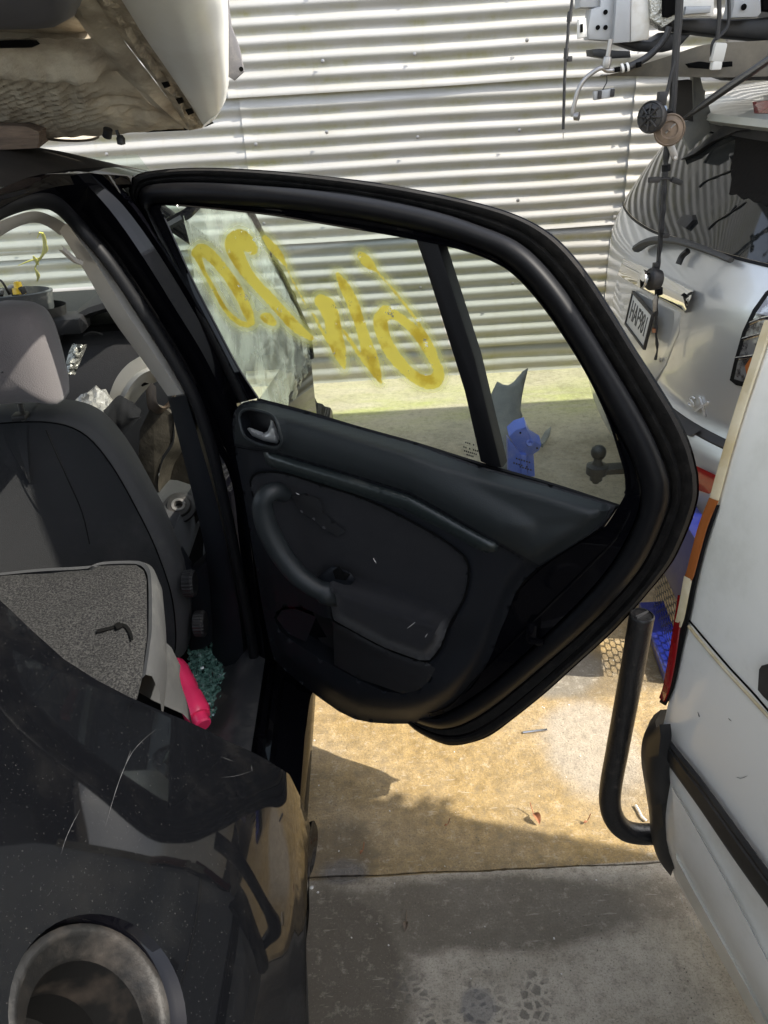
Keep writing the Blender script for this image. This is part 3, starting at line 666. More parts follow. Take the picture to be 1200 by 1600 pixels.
# gauge hood
hood = []
for t in range(0, 17):
    a = math.pi*t/16; c = aY(205, 560, 2.30)
    hood.append([c + Vector((-.225*math.cos(a), dy, .19*math.sin(a)*s + .0)) for dy, s in ((.0,.78),(-.02,.86),(-.015,.95),(.05,1.0),(.25,.98))])
MB().grid(hood).build('gauge_hood', M_dash, car)
c = aY(190, 545, 2.36); MB().box(c, .30, .03, .16, bev=.01).build('gauge_cluster', M_dark, car)
for dx in (-.07, .05): MB().lathe(c + Vector((dx,-.016,.02)), (0,-1,0), [(.045,0),(.048,.006),(.044,.008),(.04,.004),(0,.004)], 24).build('gauge_dial', M_blackp, car)
c = aY(45, 508, 2.28); MB().box(c, .34, .10, .05, bev=.015).build('vent_panel', M_dash, car)
MB().grid([[Vector((x, y, z + .03*math.sin((x+.9)*2)**2*0)) for x in (-1.55,-.9,-.35)] for y, z in ((2.98,.80),(3.4,.76),(3.62,.68),(3.66,.3))]).build('bonnet', M_paint, car)

# ---- driver's seat
seat = MB()
def seat_surface():
    rows = []
    # outline of the backrest as seen from behind: right edge is traced, left is its mirror
    R_ = [(0,645),(35,643),(75,643),(118,650),(152,668),(182,700),(208,738),(232,780),(256,825),(276,872),(290,915),(296,955),(296,1000),(290,1022)]
    pts = [aY(px, py, lerp(1.60, 1.49, (py-640)/380)) for px, py in R_]
    return pts
sp = cr(seat_surface(), 44)
cx_ = -.80
rows = []
for dy, k in ((.10,.93),(.055,.985),(.02,1.0),(.0,.985),(-.012,.955),(-.020,.90),(-.028,.80),(-.034,.60),(-.036,.3),(-.037,.0)):
    row = []
    for i, p in enumerate(sp):
        zz = sp[0].z; x = cx_ + (p.x - cx_)*k
        z = p.z - (1-k)*.16*sst(.0, 1., 1 - i/43.)
        row.append(Vector((x, p.y + dy + .012*math.sin(i/43*math.pi*1.5)*(1-k), z)))
    rows.append(row)
full = rows + [[Vector((2*cx_ - p.x, p.y, p.z)) for p in r] for r in rows[::-1][1:]]
nr = len(rows)
seat_o = MB().grid(rows[:6]).grid([[Vector((2*cx_ - p.x, p.y, p.z)) for p in r] for r in rows[:6]]).build('driver_seat', M_seatp, car, angle=70)
MB().grid(rows[5:] + [[Vector((2*cx_ - p.x, p.y, p.z)) for p in r] for r in rows[::-1][1:-5]]).build('seat_back_panel', M_seat, seat_o, angle=70)
# piping seams that sit on the back
for r in (5,): MB().tube([p + Vector((0,-.0015,0)) for p in rows[r]], .0016, 5).build('seam', M_dark, seat_o)
MB().tube([aY(x, y, lerp(1.555, 1.475, (y-640)/380)-.010) for x, y in cr([(72,672),(84,700),(104,745),(128,800),(140,850)], 12)], .0012, 5).build('seam', M_dark, seat_o)
# cushion seen past the back
MB().box((-.78, 1.78, .52), .50, .5, .16, bev=.05).build('cushion', M_seat, seat_o)
# headrest
hc = [(-80,640),(-78,560),(-60,500),(-20,482),(20,481),(45,487),(62,508),(76,545),(88,590),(95,622),(94,632),(60,628),(0,632),(-40,634)]
hp = [aY(px, py, 1.50) for px, py in hc]; hcen = sum(hp, Vector())/len(hp); hp = cr(hp, 56, True); H = MB()
H.grid([[hcen + (p-hcen)*k + Vector((0, dy, 0)) for p in hp] for dy, k in ((.10,.55),(.095,.85),(.06,.98),(.02,1.0),(-.012,.96),(-.03,.84),(-.042,.6),(-.047,.3),(-.048,.02))], cv=True).build('headrest', M_head, seat_o, angle=80)
for px in (36, -60): 
    a, b2 = aY(px, 628, 1.53), aY(px, 655, 1.56); MB().tube([a + Vector((0,0,.05)), b2], .006, 10).build('headrest_post', M_steel, seat_o)
MB().box(aY(32, 650, 1.535), .03, .03, .012, bev=.004).build('post_guide', M_blackp, seat_o)
# recliner side cover and knobs
sc = [(278,870),(296,900),(318,880),(330,830),(345,828),(352,880),(350,960),(340,1000),(318,1016),(296,1020),(288,960)]
MB().slab([aY(x, y, 1.56) for x, y in sc], (0,.05,0), .01).build('seat_side_cover', M_trim, seat_o)
for px, py in ((288,912),(305,975)):
    cc = aY(px, py, 1.50); m = MB(); rws = []
    for h, r in ((0,.030),(.02,.032),(.026,.028),(.026,.0)):
        rws.append([cc + Vector((h, 0, 0)) + Vector((0, math.cos(2*math.pi*k/48)*1, math.sin(2*math.pi*k/48)))*r*(1+.05*(k % 2)) for k in range(48)])
    m.grid(rws, cv=True).build('recline_knob', M_blackp, seat_o, angle=25)
MB().slab([aY(x, y, 1.62) for x, y in ((318,835),(334,832),(338,880),(334,925),(320,940),(316,890))], (0,.02,0), .004).build('belt_buckle_cover', M_grey, seat_o)

# ---- folded rear seat with carpeted back
CZ = .74
ct = [(-80,912),(0,902),(60,896),(145,890),(150,884),(212,882),(224,890),(229,905),(230,985),(229,1012),(224,1052),(214,1092),(200,1100),(100,1090),(0,1010),(-80,950)]
ct3 = [aZ(x, y, CZ) for x, y in ct]
v2, ff = cdt([(p.x, p.y) for p in ct3], .02)
op2 = [(p.x, p.y) for p in ct3]
rs = MB().add([Vector((x, y, CZ + .010*sst(0,.04,pold(x,y,op2)) + .004*noise.noise(Vector((x*12,y*12,0))))) for x, y in v2], ff).build('rear_seat', M_carpet, car)
rim = cr([aZ(x, y, CZ+.002) for x, y in ((-80,908),(0,899),(60,893),(140,888),(150,883),(212,881),(225,888),(231,903),(232,985),(229,1012),(222,1060))], 60)
MB().grid([rim, [p + Vector((.006,.004,.004)) for p in rim], [p + Vector((.014,.008,-.004)) for p in rim], [p + Vector((.022,.0,-.035)) for p in rim], [p + Vector((.018,-.01,-.09)) for p in rim]]).build('seat_edge_binding', M_seatp, rs)
cu = [cr([aZ(x, y, z) for x, y, z in q], 30) for q in ([(180,1060,.70),(222,1020,.70),(236,1000,.69),(240,985,.68)], [(205,1075,.66),(240,1035,.66),(258,1020,.65),(268,1012,.64)], [(240,1095,.60),(262,1060,.60),(276,1045,.59),(282,1040,.57)], [(285,1115,.54),(287,1090,.53),(284,1072,.51),(280,1060,.49)], [(300,1130,.4),(296,1110,.4),(290,1090,.4),(284,1075,.38)])]
MB().grid(cu).build('seat_cushion_side', M_seatp, rs, angle=80)
MB().tube(cr([aZ(x, y, CZ+.013) for x, y in ((152,986),(166,983),(180,979),(190,976),(199,981),(204,990),(207,1000))], 20), lambda t: .0058 - .0035*t, 6, flat=.25, up=(0,0,1)).build('release_strap', M_dark, rs)
MB().tube(cr([aZ(x, y, CZ+.016) for x, y in ((183,974),(187,982))], 4), .006, 6, flat=.3, up=(0,0,1)).build('strap_slot', M_dark, rs)

# ================================================================== rear door (opened about 62 degrees)
DA = Vector((-.295, 1.45, 0)); DU = Vector((.88, -.475, 0)).normalized(); DN = Vector((-DU.y*-1, -DU.x, 0)); DN = Vector((DU.y, -DU.x, 0))
def D(px, py, off=0.): return aPl(px, py, DA + DN*off, DN)
door = MB()
L_O = ([(364,632),(322,545),(282,470),(241,395),(213,335),(201,298)], [(201,298),(206,279),(224,269),(300,262),(400,265),(500,274),(600,287),(700,306),(780,326),(832,347),(872,374),(910,416),(950,475),(990,540),(1030,602),(1060,652),(1080,697),(1091,740)], [(1091,740),(1092,772),(1084,805),(1068,845),(1050,880),(1010,930),(960,985),(900,1040),(850,1085),(800,1125),(765,1150),(735,1161),(705,1165),(680,1158),(650,1142),(636,1130)])
L_W = ([(368,631),(327,545),(287,470),(247,396),(220,338),(209,302)], [(209,302),(213,288),(230,279),(300,272),(400,276),(500,286),(600,300),(700,319),(772,338),(818,357),(856,384),(896,428),(936,488),(974,550),(1010,612),(1040,664),(1060,708),(1070,745)], [(1070,745),(1070,776),(1062,806),(1046,848),(1026,886),(986,938),(936,990),(880,1042),(830,1086),(786,1122),(752,1143),(728,1152),(702,1154),(680,1149),(652,1136),(637,1126)])
L_S1 = ([(372,630),(332,545),(292,470),(253,397),(227,342),(216,312)], [(216,312),(219,295),(238,287),(310,284),(420,290),(500,297),(600,312),(690,332),(756,354),(804,374),(838,400),(878,446),(918,506),(956,568),(992,628),(1020,680),(1038,722),(1047,752)], [(1047,752),(1047,780),(1040,806),(1022,850),(1000,890),(960,938),(910,988),(852,1038),(802,1080),(760,1112),(728,1130),(708,1137),(690,1139),(672,1136),(652,1129),(638,1121)])
L_S2 = ([(388,626),(348,545),(308,470),(270,399),(245,350),(235,332)], [(235,332),(236,322),(250,318),(340,321),(430,327),(500,335),(590,349),(660,364),(728,383),(776,404),(810,430),(848,474),(886,530),(920,590),(950,648),(976,698),(992,736),(999,762)], [(999,762),(999,784),(993,808),(976,846),(954,882),(916,928),(866,978),(810,1030),(764,1070),(724,1098),(700,1111),(686,1117),(674,1119),(662,1118),(650,1115),(640,1111)])
L_G = ([(403,622),(372,574),(338,510),(300,436),(268,365),(251,328)], [(251,328),(250,321),(258,319),(340,326),(430,336),(520,351),(600,364),(680,379),(722,389),(764,404),(800,425),(840,467),(880,522),(920,588),(950,652),(968,706),(978,744),(979,766)], [(979,766),(974,778),(966,792),(942,826),(900,852),(852,884),(822,912),(804,934),(792,962),(780,990),(764,1034),(736,1076),(712,1094),(694,1106),(682,1110),(668,1113),(655,1112),(643,1109)])
def dcurve(L, offs, ns=(40, 110, 100)):
    out = []
    for k, (pts, n) in enumerate(zip(L, ns)):
        q = cr(pts, n); o0, o1 = offs[k], offs[k+1]
        out += [D(p.x, p.y, lerp(o0, o1, i/(n-1))) for i, p in enumerate(q)][(0 if k == 0 else 1):]
    return out
# shell of the frame: outer hem to glass channel (painted), the main door piece
f_out = MB().grid([[Vector((p.x, p.y, max(p.z, q.z - .004))) if p.z < .6 else p for p, q in zip(dcurve(L_O, (-.10,)*4), dcurve(L_O, (-.062,-.062,-.062,-.055)))], dcurve(L_O, (-.062,-.062,-.062,-.055)), dcurve(L_W, (-.052,-.052,-.052,-.045)), dcurve(L_S1, (-.058,-.058,-.058,-.05)), dcurve(L_S1, (-.03,-.03,-.03,-.03)), dcurve(L_S2, (-.026,-.026,-.02,-.02)), dcurve(L_S2, (-.012,-.012,-.004,-.0)), dcurve(L_G, (-.018,-.018,-.012,.004)), dcurve(L_G, (-.055,-.055,-.05,-.03))])
rd = f_out.build('rear_door', M_gloss, car, angle=35, label='open black rear door with yellow spray-painted window')
def blend(A, B, t): return tuple([tuple([(lerp(a[0], b[0], t), lerp(a[1], b[1], t)) for a, b in zip(p, q)]) for p, q in zip(A, B)])
# furry outer weatherstrip lies between hem and seal
MB().grid([dcurve(blend(L_O, L_W, .15), (-.058,)*4), dcurve(blend(L_O, L_W, .45), (-.040,)*4), dcurve(blend(L_O, L_W, .9), (-.040,)*4), dcurve(blend(L_W, L_S1, .25), (-.050,)*4), dcurve(blend(L_W, L_S1, .5), (-.041,)*4), dcurve(blend(L_W, L_S1, .9), (-.044,)*4), dcurve(L_S1, (-.056,)*4)]).build('outer_weatherstrip', M_fuzzy, rd, angle=60)
MB().grid([dcurve(L_S1, (-.05,-.05,-.045,-.045)), dcurve(blend(L_S1, L_S2, .06), (-.018,-.014,-.012,-.02)), dcurve(blend(L_S1, L_S2, .25), (-.004,.004,.006,-.004)), dcurve(blend(L_S1, L_S2, .5), (.0,.010,.012,.0)), dcurve(blend(L_S1, L_S2, .75), (-.002,.006,.008,-.002)), dcurve(blend(L_S1, L_S2, .94), (-.012,-.008,-.006,-.012)), dcurve(blend(L_S1, L_S2, .97), (-.03,-.03,-.03,-.03))]).build('door_seal', M_rubber, rd, angle=70)
# bright inner line of the glass channel
MB().tube(dcurve(L_G, (-.013,-.013,-.007,.006))[:150], .0022, 6).build('channel_lip', M_gloss, rd)
MB().tube(dcurve(blend(L_S2, L_G, .35), (.0,.0,.006,.006))[155:], .0016, 6).build('shell_hem', M_gloss, rd)
# outer skin of the door below the belt
skin = [Vector((q.x, q.y, max(q.z, .285))) for q in (D(p[0], p[1], -.115) for p in ([(380,680),(480,690),(620,730),(750,775),(860,805),(980,830),(1082,812)] + L_O[2][2:] + [(560,1120),(470,1075),(430,1040),(400,860)]))]
v2, ff = cdt([((p-DA).dot(DU), p.z) for p in skin], .05)
s2 = [((p-DA).dot(DU), p.z) for p in skin]
MB().add([DA + DU*x + Vector((0,0,z)) - DN*(.115 + .045*sst(0,.2,pold(x,z,s2))) for x, z in v2], ff).build('outer_skin', M_paint, rd)
# flat inner shell that backs the trim
sh = [D(x, y, -.012) for x, y in [(366,640),(480,646),(620,688),(750,732),(860,762),(966,795)] + L_G[2][2:] + [(640,1112),(580,1105),(500,1070),(440,1030),(410,930),(390,800)]]
v2, ff = cdt([((p-DA).dot(DU), p.z) for p in sh], .06)
MB().add([DA + DU*x + Vector((0,0,z)) - DN*.012 for x, z in v2], ff).build('inner_shell', M_gloss, rd)

# trim panel in relief
TR = [(363,668),(364,650),(370,636),(380,629),(395,625),(415,627),(480,644),(560,667),(650,692),(750,729),(860,758),(962,790),(955,805),(938,824),(905,846),(870,868),(840,887),(820,905),(806,925),(796,950),(786,980),(774,1010),(760,1040),(740,1068),(715,1096),(690,1114),(665,1125),(640,1131),(610,1131),(580,1129),(555,1124),(530,1112),(500,1091),(470,1068),(445,1047),(428,1030),(420,1000),(410,950),(400,890),(390,830),(380,770),(368,710)]
BELT = [(364,697),(386,701),(409,704),(420,704),(520,733),(640,771),(740,827),(778,850),(800,862),(838,888)]   # line under the upper pad
STRIP = [(411,706),(424,708),(520,736),(640,774),(730,824),(774,848),(779,853),(776,862),(760,864),(745,858),(700,832),(628,795),(510,758),(425,731),(416,724)]
INS = [(392,760),(392,748),(400,740),(418,737),(450,741),(500,757),(560,776),(620,803),(680,836),(712,858),(728,874),(733,895),(727,930),(712,960),(698,985),(690,1010),(672,1032),(655,1032),(600,1012),(540,980),(520,968),(515,935),(480,925),(450,895),(420,840),(400,790)]
POCK = [(428,965),(432,955),(445,948),(470,948),(515,968),(560,990),(650,1030),(668,1035),(680,1045),(672,1062),(655,1078),(630,1084),(600,1080),(560,1062),(500,1030),(455,1000),(436,985)]
HND = [(374,655),(377,644),(386,639),(402,641),(424,648),(432,658),(437,675),(440,690),(434,699),(415,697),(392,689),(381,680)]
def belt_side(x, y):   # positive above the belt line
    return tab(BELT, x) - y
def trim_h(x, y):
    e = sdf(x, y, TR); h = -.004 + .030*sst(0, 26, e) + .012*sst(20, 90, e)
    b = belt_side(x, y)
    if x > 360:
        up = sst(-2, 4, b)
        h += up*(.016*math.sin(min(1, max(0, b)/70.)*math.pi)*.6 + .006)
    low = sst(1000, 1110, y); h += .030*low*sst(0, 40, e)
    s = sdf(x, y, INS)
    if s > -6: h -= .012*sst(-4, 6, s)
    q = sdf(x, y, HND)
    if q > -9: h += .004*sst(-9, -4, q)
    return h
v2, ff = cdt(TR, 6.0, holes=[POCK, HND])
top = []; 
tp = MB().add([D(x, y, trim_h(x, y)) for x, y in v2], ff)
rim2 = [D(x, y, trim_h(x, y)) for x, y in TR]
tp.grid([rim2, [D(x, y, -.02) for x, y in TR]], cv=True)
for hole, dp in ((POCK, .046), (HND, .030)):
    hr = [D(x, y, trim_h(x, y)) for x, y in hole]; tp.grid([hr, [p - DN*.004 for p in hr], [p - DN*dp for p in hr]], cv=True)
tr_o = tp.build('trim_panel', M_trim, rd, angle=50)
# upper pad skin is smoother: its own piece just proud of the panel
UP = [(366,672),(367,653),(372,640),(381,632),(395,628),(415,630),(480,647),(560,670),(650,695),(750,732),(860,761),(955,790),(945,810),(920,834),(880,860),(842,883),(800,859),(778,846),(740,824),(640,768),(520,731),(420,702),(386,698),(367,693)]
v2, ff = cdt(UP, 7.0, holes=[HND])
MB().add([D(x, y, trim_h(x, y) + .0005 + .0045*sst(0, 5, sdf(x, y, UP))) for x, y in v2], ff).build('upper_pad', M_trimsoft, rd, angle=60)
def relief(poly, h, sp, name, m, ang=60, back=-.01):
    v2, ff = cdt(poly, sp); q = MB().add([D(x, y, h(x, y)) for x, y in v2], ff)
    q.grid([[D(x, y, h(x, y)) for x, y in poly], [D(x, y, h(x, y) + back) for x, y in poly]], cv=True)
    return q.build(name, m, rd, angle=ang)
relief(STRIP, lambda x, y: trim_h(x, y) + .002 + .009*sst(0, 7, sdf(x, y, STRIP)), 5.0, 'decor_strip', M_strip)
def ins_h(x, y):
    # cloth insert; its lower right becomes the armrest cushion
    e = sdf(x, y, INS); base = trim_h(x, y) + .003 + .006*sst(0, 8, e)
    t = (y - (925 + (x-515)*.35)) ; arm = sst(-40, 4, t)*sst(505, 520, x)
    fold = .003*noise.noise(Vector((x*.02, y*.035, 1.))) + .005*sst(120, 20, math.hypot(x-700, y-1000))*noise.noise(Vector((x*.05 + y*.05, (x-y)*.012, 6.)))
    return base + arm*.066*sst(0, 16, e) + fold*sst(0, 20, e)
relief(INS, ins_h, 6.0, 'cloth_insert', M_cloth)
# torn foam patch behind the grab handle
relief([(455,775),(480,772),(500,780),(505,800),(520,815),(540,830),(528,838),(505,826),(490,812),(470,800)], lambda x, y: ins_h(x, y) + .0045, 4., 'torn_cloth_patch', M_grain)
# stitched groove round the insert, gap under the pad, scuffs
MB().tube([D(p.x, p.y, trim_h(p.x, p.y) + .0035) for p in cr(INS, 120, True)], .0022, 5).build('insert_seam', M_dark, rd)
MB().tube([D(p.x, p.y, trim_h(p.x, p.y + 2) + .001) for p in cr(BELT, 80)], .0016, 5).build('pad_gap', M_dark, rd)
for pts in ([(636,982),(644,976),(649,972)], [(664,996),(668,990)], [(583,872),(588,880)], [(462,770),(468,773)]):
    MB().tube([D(p.x, p.y, ins_h(p.x, p.y) + .0004) for p in cr(pts, 8)], lambda t: .0012*(.3+math.sin(math.pi*t)), 5, flat=.4).build('trim_scuff', M_label, rd)
# grab handle
gh = [D(x, y, o) for x, y, o in ((445,772,.035),(428,768,.062),(414,776,.078),(410,795,.084),(420,830,.086),(440,866,.086),(465,898,.086),(492,918,.080),(516,928,.066),(536,932,.045))]
MB().tube(cr(gh, 40), lambda t: .017 + .006*math.sin(math.pi*t) + (.006 if t > .85 else 0), 14).build('grab_handle', M_trimsoft, rd, angle=80)
pad = [(490,905),(520,884),(545,893),(556,905),(540,922),(512,938),(495,925)]
relief(pad, lambda x, y: .058 + .006*sst(0, 6, sdf(x, y, pad)), 5., 'window_switch_pad', M_trim, back=-.05)
swt = [(520,892),(530,884),(536,893),(548,897),(540,907),(524,905)]
relief(swt, lambda x, y: .066 + .002*sst(0, 3, sdf(x, y, swt)), 4., 'window_switch_hole', M_dark, back=-.004)
relief([(432,966),(440,953),(462,951),(494,964),(478,1003),(450,990)], lambda x, y: trim_h(x, y) + .004, 7., 'speaker_blank', M_trim, back=-.006)
relief(POCK[4:12] + [(560,1060),(522,1038),(520,975)], lambda x, y: trim_h(x, y) + .004, 7., 'pocket_front', M_grain, back=-.008)
# lever in its cup
MB().slab([D(x, y, trim_h(x, y)) - DN*.030 for x, y in HND], -DN*.004).build('handle_cup', M_grain, rd)
MB().slab([D(x, y, trim_h(x, y)) - DN*.045 for x, y in POCK], -DN*.004).build('pocket_back', M_grain, rd)
rimh = [D(x, y, trim_h(x, y) + .012) for x, y in HND]
MB().tube(cr(rimh, 50, True) + [cr(rimh, 50, True)[0]], .0032, 6).build('handle_surround', M_trimsoft, rd)
LV = [(386,670),(390,668),(412,676),(418,674),(422,664),(423,656),(427,658),(433,672),(437,688),(433,693),(412,689),(394,681)]
relief(LV, lambda x, y: trim_h(400,640) + .004 + .010*sst(0, 6, sdf(x, y, LV)) , 3.0, 'door_lever', mat('satin_silver_lever', (.42,.42,.41), rough=.3, metal=.4), back=-.02)
# latch block
lc = D(832, 985, .004); MB().box(lc, .022, .02, .045, bev=.005, M=Matrix((DU, DN, Vector((0,0,1)))).transposed()).build('latch', M_gloss, rd)
MB().box(D(838, 1002, .012), .03, .012, .012, bev=.004, M=Matrix((DU, DN, Vector((0,0,1)))).transposed()).build('latch_striker_guide', M_gloss, rd)
MB().box(D(908, 962, -.018), .04, .01, .018, bev=.004, M=Matrix((DU, DN, Vector((0,0,1)))).transposed() @ Matrix.Rotation(.8, 3, 'Y')).build('drain_plug', M_rubber, rd)
# window: divider, panes
DV = [(648,372),(662,374),(684,381),(708,455),(742,560),(765,655),(784,732),(768,730),(750,722),(725,612),(690,500),(664,418)]
MB().slab([D(x, y, -.012) for x, y in DV], -DN*.03, .004).build('window_divider', M_rubber, rd)
MG = [(250,321),(258,319),(340,326),(430,336),(520,351),(600,364),(655,374),(690,500),(727,612),(752,724),(650,697),(560,672),(480,648),(403,627),(372,574),(338,510),(300,436),(268,365)]
GO = -.042
v2, ff = cdt(MG, 30.); MB().add([D(x, y, GO) for x, y in v2], ff).build('window_glass', M_glass, rd, smooth=False)
QG = [(680,379),(722,389),(764,404),(800,425),(840,467),(880,522),(920,588),(950,652),(968,706),(978,744),(979,766),(966,795),(900,772),(830,750),(780,734),(764,655),(740,560),(706,455)]
v2, ff = cdt(QG, 30.); MB().add([D(x, y, GO) for x, y in v2], ff).build('quarter_glass', M_glass, rd, smooth=False)
MB().tube([D(x, y, -.020) for x, y in cr([(403,625),(480,645),(560,669),(650,694),(752,726),(860,757),(968,792)], 40)], .0045, 6).build('belt_wiper_strip', M_rubber, rd)
# small etched mark in the glass
em = MB()
for r, (x0, y0, n) in enumerate(((727,690,5),(724,697,8),(725,703,7),(729,709,4))):
    for i in range(n):
        if random.random() < .8: em.slab([D(x0+i*3+dx, y0+i*.9+dy, GO+.0015) for dx, dy in ((0,0),(1.9,.5),(1.9,3.0),(0,2.4))], DN*-.0004)
for r, (x0, y0, n) in enumerate(((806,715,6),(802,722,6),(812,728,5))):
    for i in range(n):
        if random.random() < .8: em.slab([D(x0+i*4+dx, y0+i*1.2+dy, GO+.0015) for dx, dy in ((0,0),(2.4,.6),(2.4,3.0),(0,2.4))], DN*-.0004)
em.build('etched_glass_mark', M_ink, rd, smooth=False)['kind'] = 'stuff'
# spray paint strokes, traced; density decides where the film is
def cs(pts): return [(180 + x/1.935, 240 + y/1.935) for x, y in pts]
ST = []
def stroke(pts, ws, halo=1.0, k=10):
    q = cr([(*p, w) for p, w in zip(cs(pts), ws)], k*len(pts)); ST.append([(p.x, p.y, p.z) for p in q])
stroke([(246,300),(262,292),(285,305),(322,345),(358,395),(386,445),(405,490),(414,512)], [9,11,10,9,9,9,8,5])
stroke([(414,512),(398,518),(368,506),(338,478),(312,436),(288,392),(265,348),(248,305)], [5,5,5,4,4,4,4,8])
stroke([(415,290),(396,268),(376,258),(362,270),(364,295),(385,340),(420,388),(462,432),(505,480),(548,525),(592,558)], [9,13,16,17,14,11,9,9,9,9,5])
stroke([(448,492),(462,498),(478,512)], [6,9,6])
stroke([(450,252),(468,275),(490,300),(516,338)], [4,7,7,3])
stroke([(516,338),(545,400),(575,455)], [2.5,2,2])
stroke([(622,445),(640,462),(655,500),(664,550),(678,600),(692,648)], [11,14,13,13,11,3])
stroke([(596,480),(622,530),(652,580),(690,640)], [2.5,3,3,3])
stroke([(672,365),(690,395),(712,440),(735,500),(754,560),(776,630),(802,692)], [4,8,10,9,10,12,3])
stroke([(690,535),(730,595),(762,640),(796,685)], [3,4,4,3])
stroke([(744,308),(762,328),(785,350)], [7,9,4])
stroke([(785,350),(830,400),(875,455),(915,510),(950,575),(966,632)], [2.5,2.5,3,3,5,4])
stroke([(818,480),(802,505),(812,555),(838,605),(876,650),(920,684),(962,690),(978,665),(970,630)], [12,12,11,11,10,10,12,10,6])
stroke([(970,640),(948,590),(915,545),(878,510),(845,488),(815,482)], [8,10,9,8,8,11])
def dens(x, y):
    best = -99.; core = 0.
    for s in ST:
        m = 1e9
        for (px, py, w) in s:
            d = math.hypot(x-px, y-py) - w*1.0
            if d < m: m = d
        best = max(best, -m)
    return best
xs0, ys0, stp = 240, 322, 3.2
nx, ny = int((725-xs0)/stp), int((640-ys0)/stp)
Dn = [[dens(xs0+i*stp, ys0+j*stp) for i in range(nx+1)] for j in range(ny+1)]
vid = {}; VV = []; FF = []; AV = []
MGs = MG
def vert(i, j):
    if (i, j) not in vid:
        vid[(i, j)] = len(VV); VV.append(D(xs0+i*stp, ys0+j*stp, GO+.0012)); AV.append(Dn[j][i])
    return vid[(i, j)]
for j in range(ny):
    for i in range(nx):
        if max(Dn[j][i], Dn[j][i+1], Dn[j+1][i], Dn[j+1][i+1]) > -17 and inside(xs0+(i+.5)*stp, ys0+(j+.5)*stp, MGs) and sdf(xs0+(i+.5)*stp, ys0+(j+.5)*stp, MGs) > 2:
            FF.append((vert(i, j), vert(i+1, j), vert(i+1, j+1), vert(i, j+1)))
def spray_mat():
    m = bpy.data.materials.new('yellow_spray_paint'); m.use_nodes = True; T = m.node_tree; N = T.nodes; L = T.links
    N.remove(N['Principled BSDF']); out = N['Material Output']
    at = N.new('ShaderNodeAttribute'); at.attribute_name = 'paint'
    tc = N.new('ShaderNodeTexCoord'); n = N.new('ShaderNodeTexNoise'); n.inputs['Scale'].default_value = 170; n.inputs['Detail'].default_value = 5; L.new(tc.outputs['Object'], n.inputs['Vector'])
    n2 = N.new('ShaderNodeTexNoise'); n2.inputs['Scale'].default_value = 46; n2.inputs['Detail'].default_value = 6; n2.inputs['Roughness'].default_value = .7; L.new(tc.outputs['Object'], n2.inputs['Vector'])
    ad = N.new('ShaderNodeMath'); ad.operation = 'MULTIPLY_ADD'; L.new(n.outputs[0], ad.inputs[0]); ad.inputs[1].default_value = 4.; L.new(at.outputs['Fac'], ad.inputs[2])
    def rng(s, a, c, lo=0, hi=1):
        r = N.new('ShaderNodeMapRange'); r.interpolation_type = 'SMOOTHSTEP'; r.inputs[1].default_value = a; r.inputs[2].default_value = c; r.inputs[3].default_value = lo; r.inputs[4].default_value = hi; L.new(s, r.inputs[0]); return r.outputs[0]
    halo = rng(ad.outputs[0], -13., 2.5, 0, .5); core = rng(ad.outputs[0], 1.5, 3.8, 0, .5)
    su = N.new('ShaderNodeMath'); su.operation = 'ADD'; L.new(halo, su.inputs[0]); L.new(core, su.inputs[1])
    fl = rng(n2.outputs[0], .615, .645, 1, .15)                # flaked spots
    al = N.new('ShaderNodeMath'); al.operation = 'MULTIPLY'; L.new(su.outputs[0], al.inputs[0]); L.new(fl, al.inputs[1])
    cm = N.new('ShaderNodeMix'); cm.data_type = 'RGBA'; L.new(core, cm.inputs[0]); cm.inputs[6].default_value = (.88,.85,.30,1); cm.inputs[7].default_value = (1.,.70,.0,1)
    n3 = N.new('ShaderNodeTexNoise'); n3.inputs['Scale'].default_value = 24; n3.inputs['Detail'].default_value = 5; L.new(tc.outputs['Object'], n3.inputs['Vector'])
    dk = N.new('ShaderNodeMath'); dk.operation = 'MULTIPLY'; L.new(rng(n3.outputs[0], .48, .66, 0, 1.2), dk.inputs[0]); L.new(core, dk.inputs[1])   # thicker runs look brown
    cm2 = N.new('ShaderNodeMix'); cm2.data_type = 'RGBA'; L.new(dk.outputs[0], cm2.inputs[0]); L.new(cm.outputs[2], cm2.inputs[6]); cm2.inputs[7].default_value = (.50,.27,.0,1); cm = cm2
    df = N.new('ShaderNodeBsdfDiffuse'); L.new(cm.outputs[2], df.inputs[0]); tl = N.new('ShaderNodeBsdfTranslucent'); L.new(cm.outputs[2], tl.inputs[0])
    mx = N.new('ShaderNodeMixShader'); mx.inputs[0].default_value = .55; L.new(df.outputs[0], mx.inputs[1]); L.new(tl.outputs[0], mx.inputs[2])
    tr = N.new('ShaderNodeBsdfTransparent'); fm = N.new('ShaderNodeMixShader'); L.new(al.outputs[0], fm.inputs[0]); L.new(tr.outputs[0], fm.inputs[1])
    ty = N.new('ShaderNodeBsdfTransparent'); ty.inputs[0].default_value = (1.,.80,.02,1); mt = N.new('ShaderNodeMixShader'); mt.inputs[0].default_value = .93
    L.new(ty.outputs[0], mt.inputs[1]); L.new(mx.outputs[0], mt.inputs[2]); L.new(mt.outputs[0], fm.inputs[2]); L.new(fm.outputs[0], out.inputs[0])
    return m
M_spray = spray_mat()
spo = MB().add(VV, FF).build('spray_paint_writing', M_spray, rd, fix=False)
at = spo.data.attributes.new('paint', 'FLOAT', 'POINT'); at.data.foreach_set('value', AV)
# check strap / hinge
MB().box(D(432, 1000, -.02) + Vector((-.02,.03,0)), .05, .03, .03, bev=.006).build('hinge', M_steel, rd)

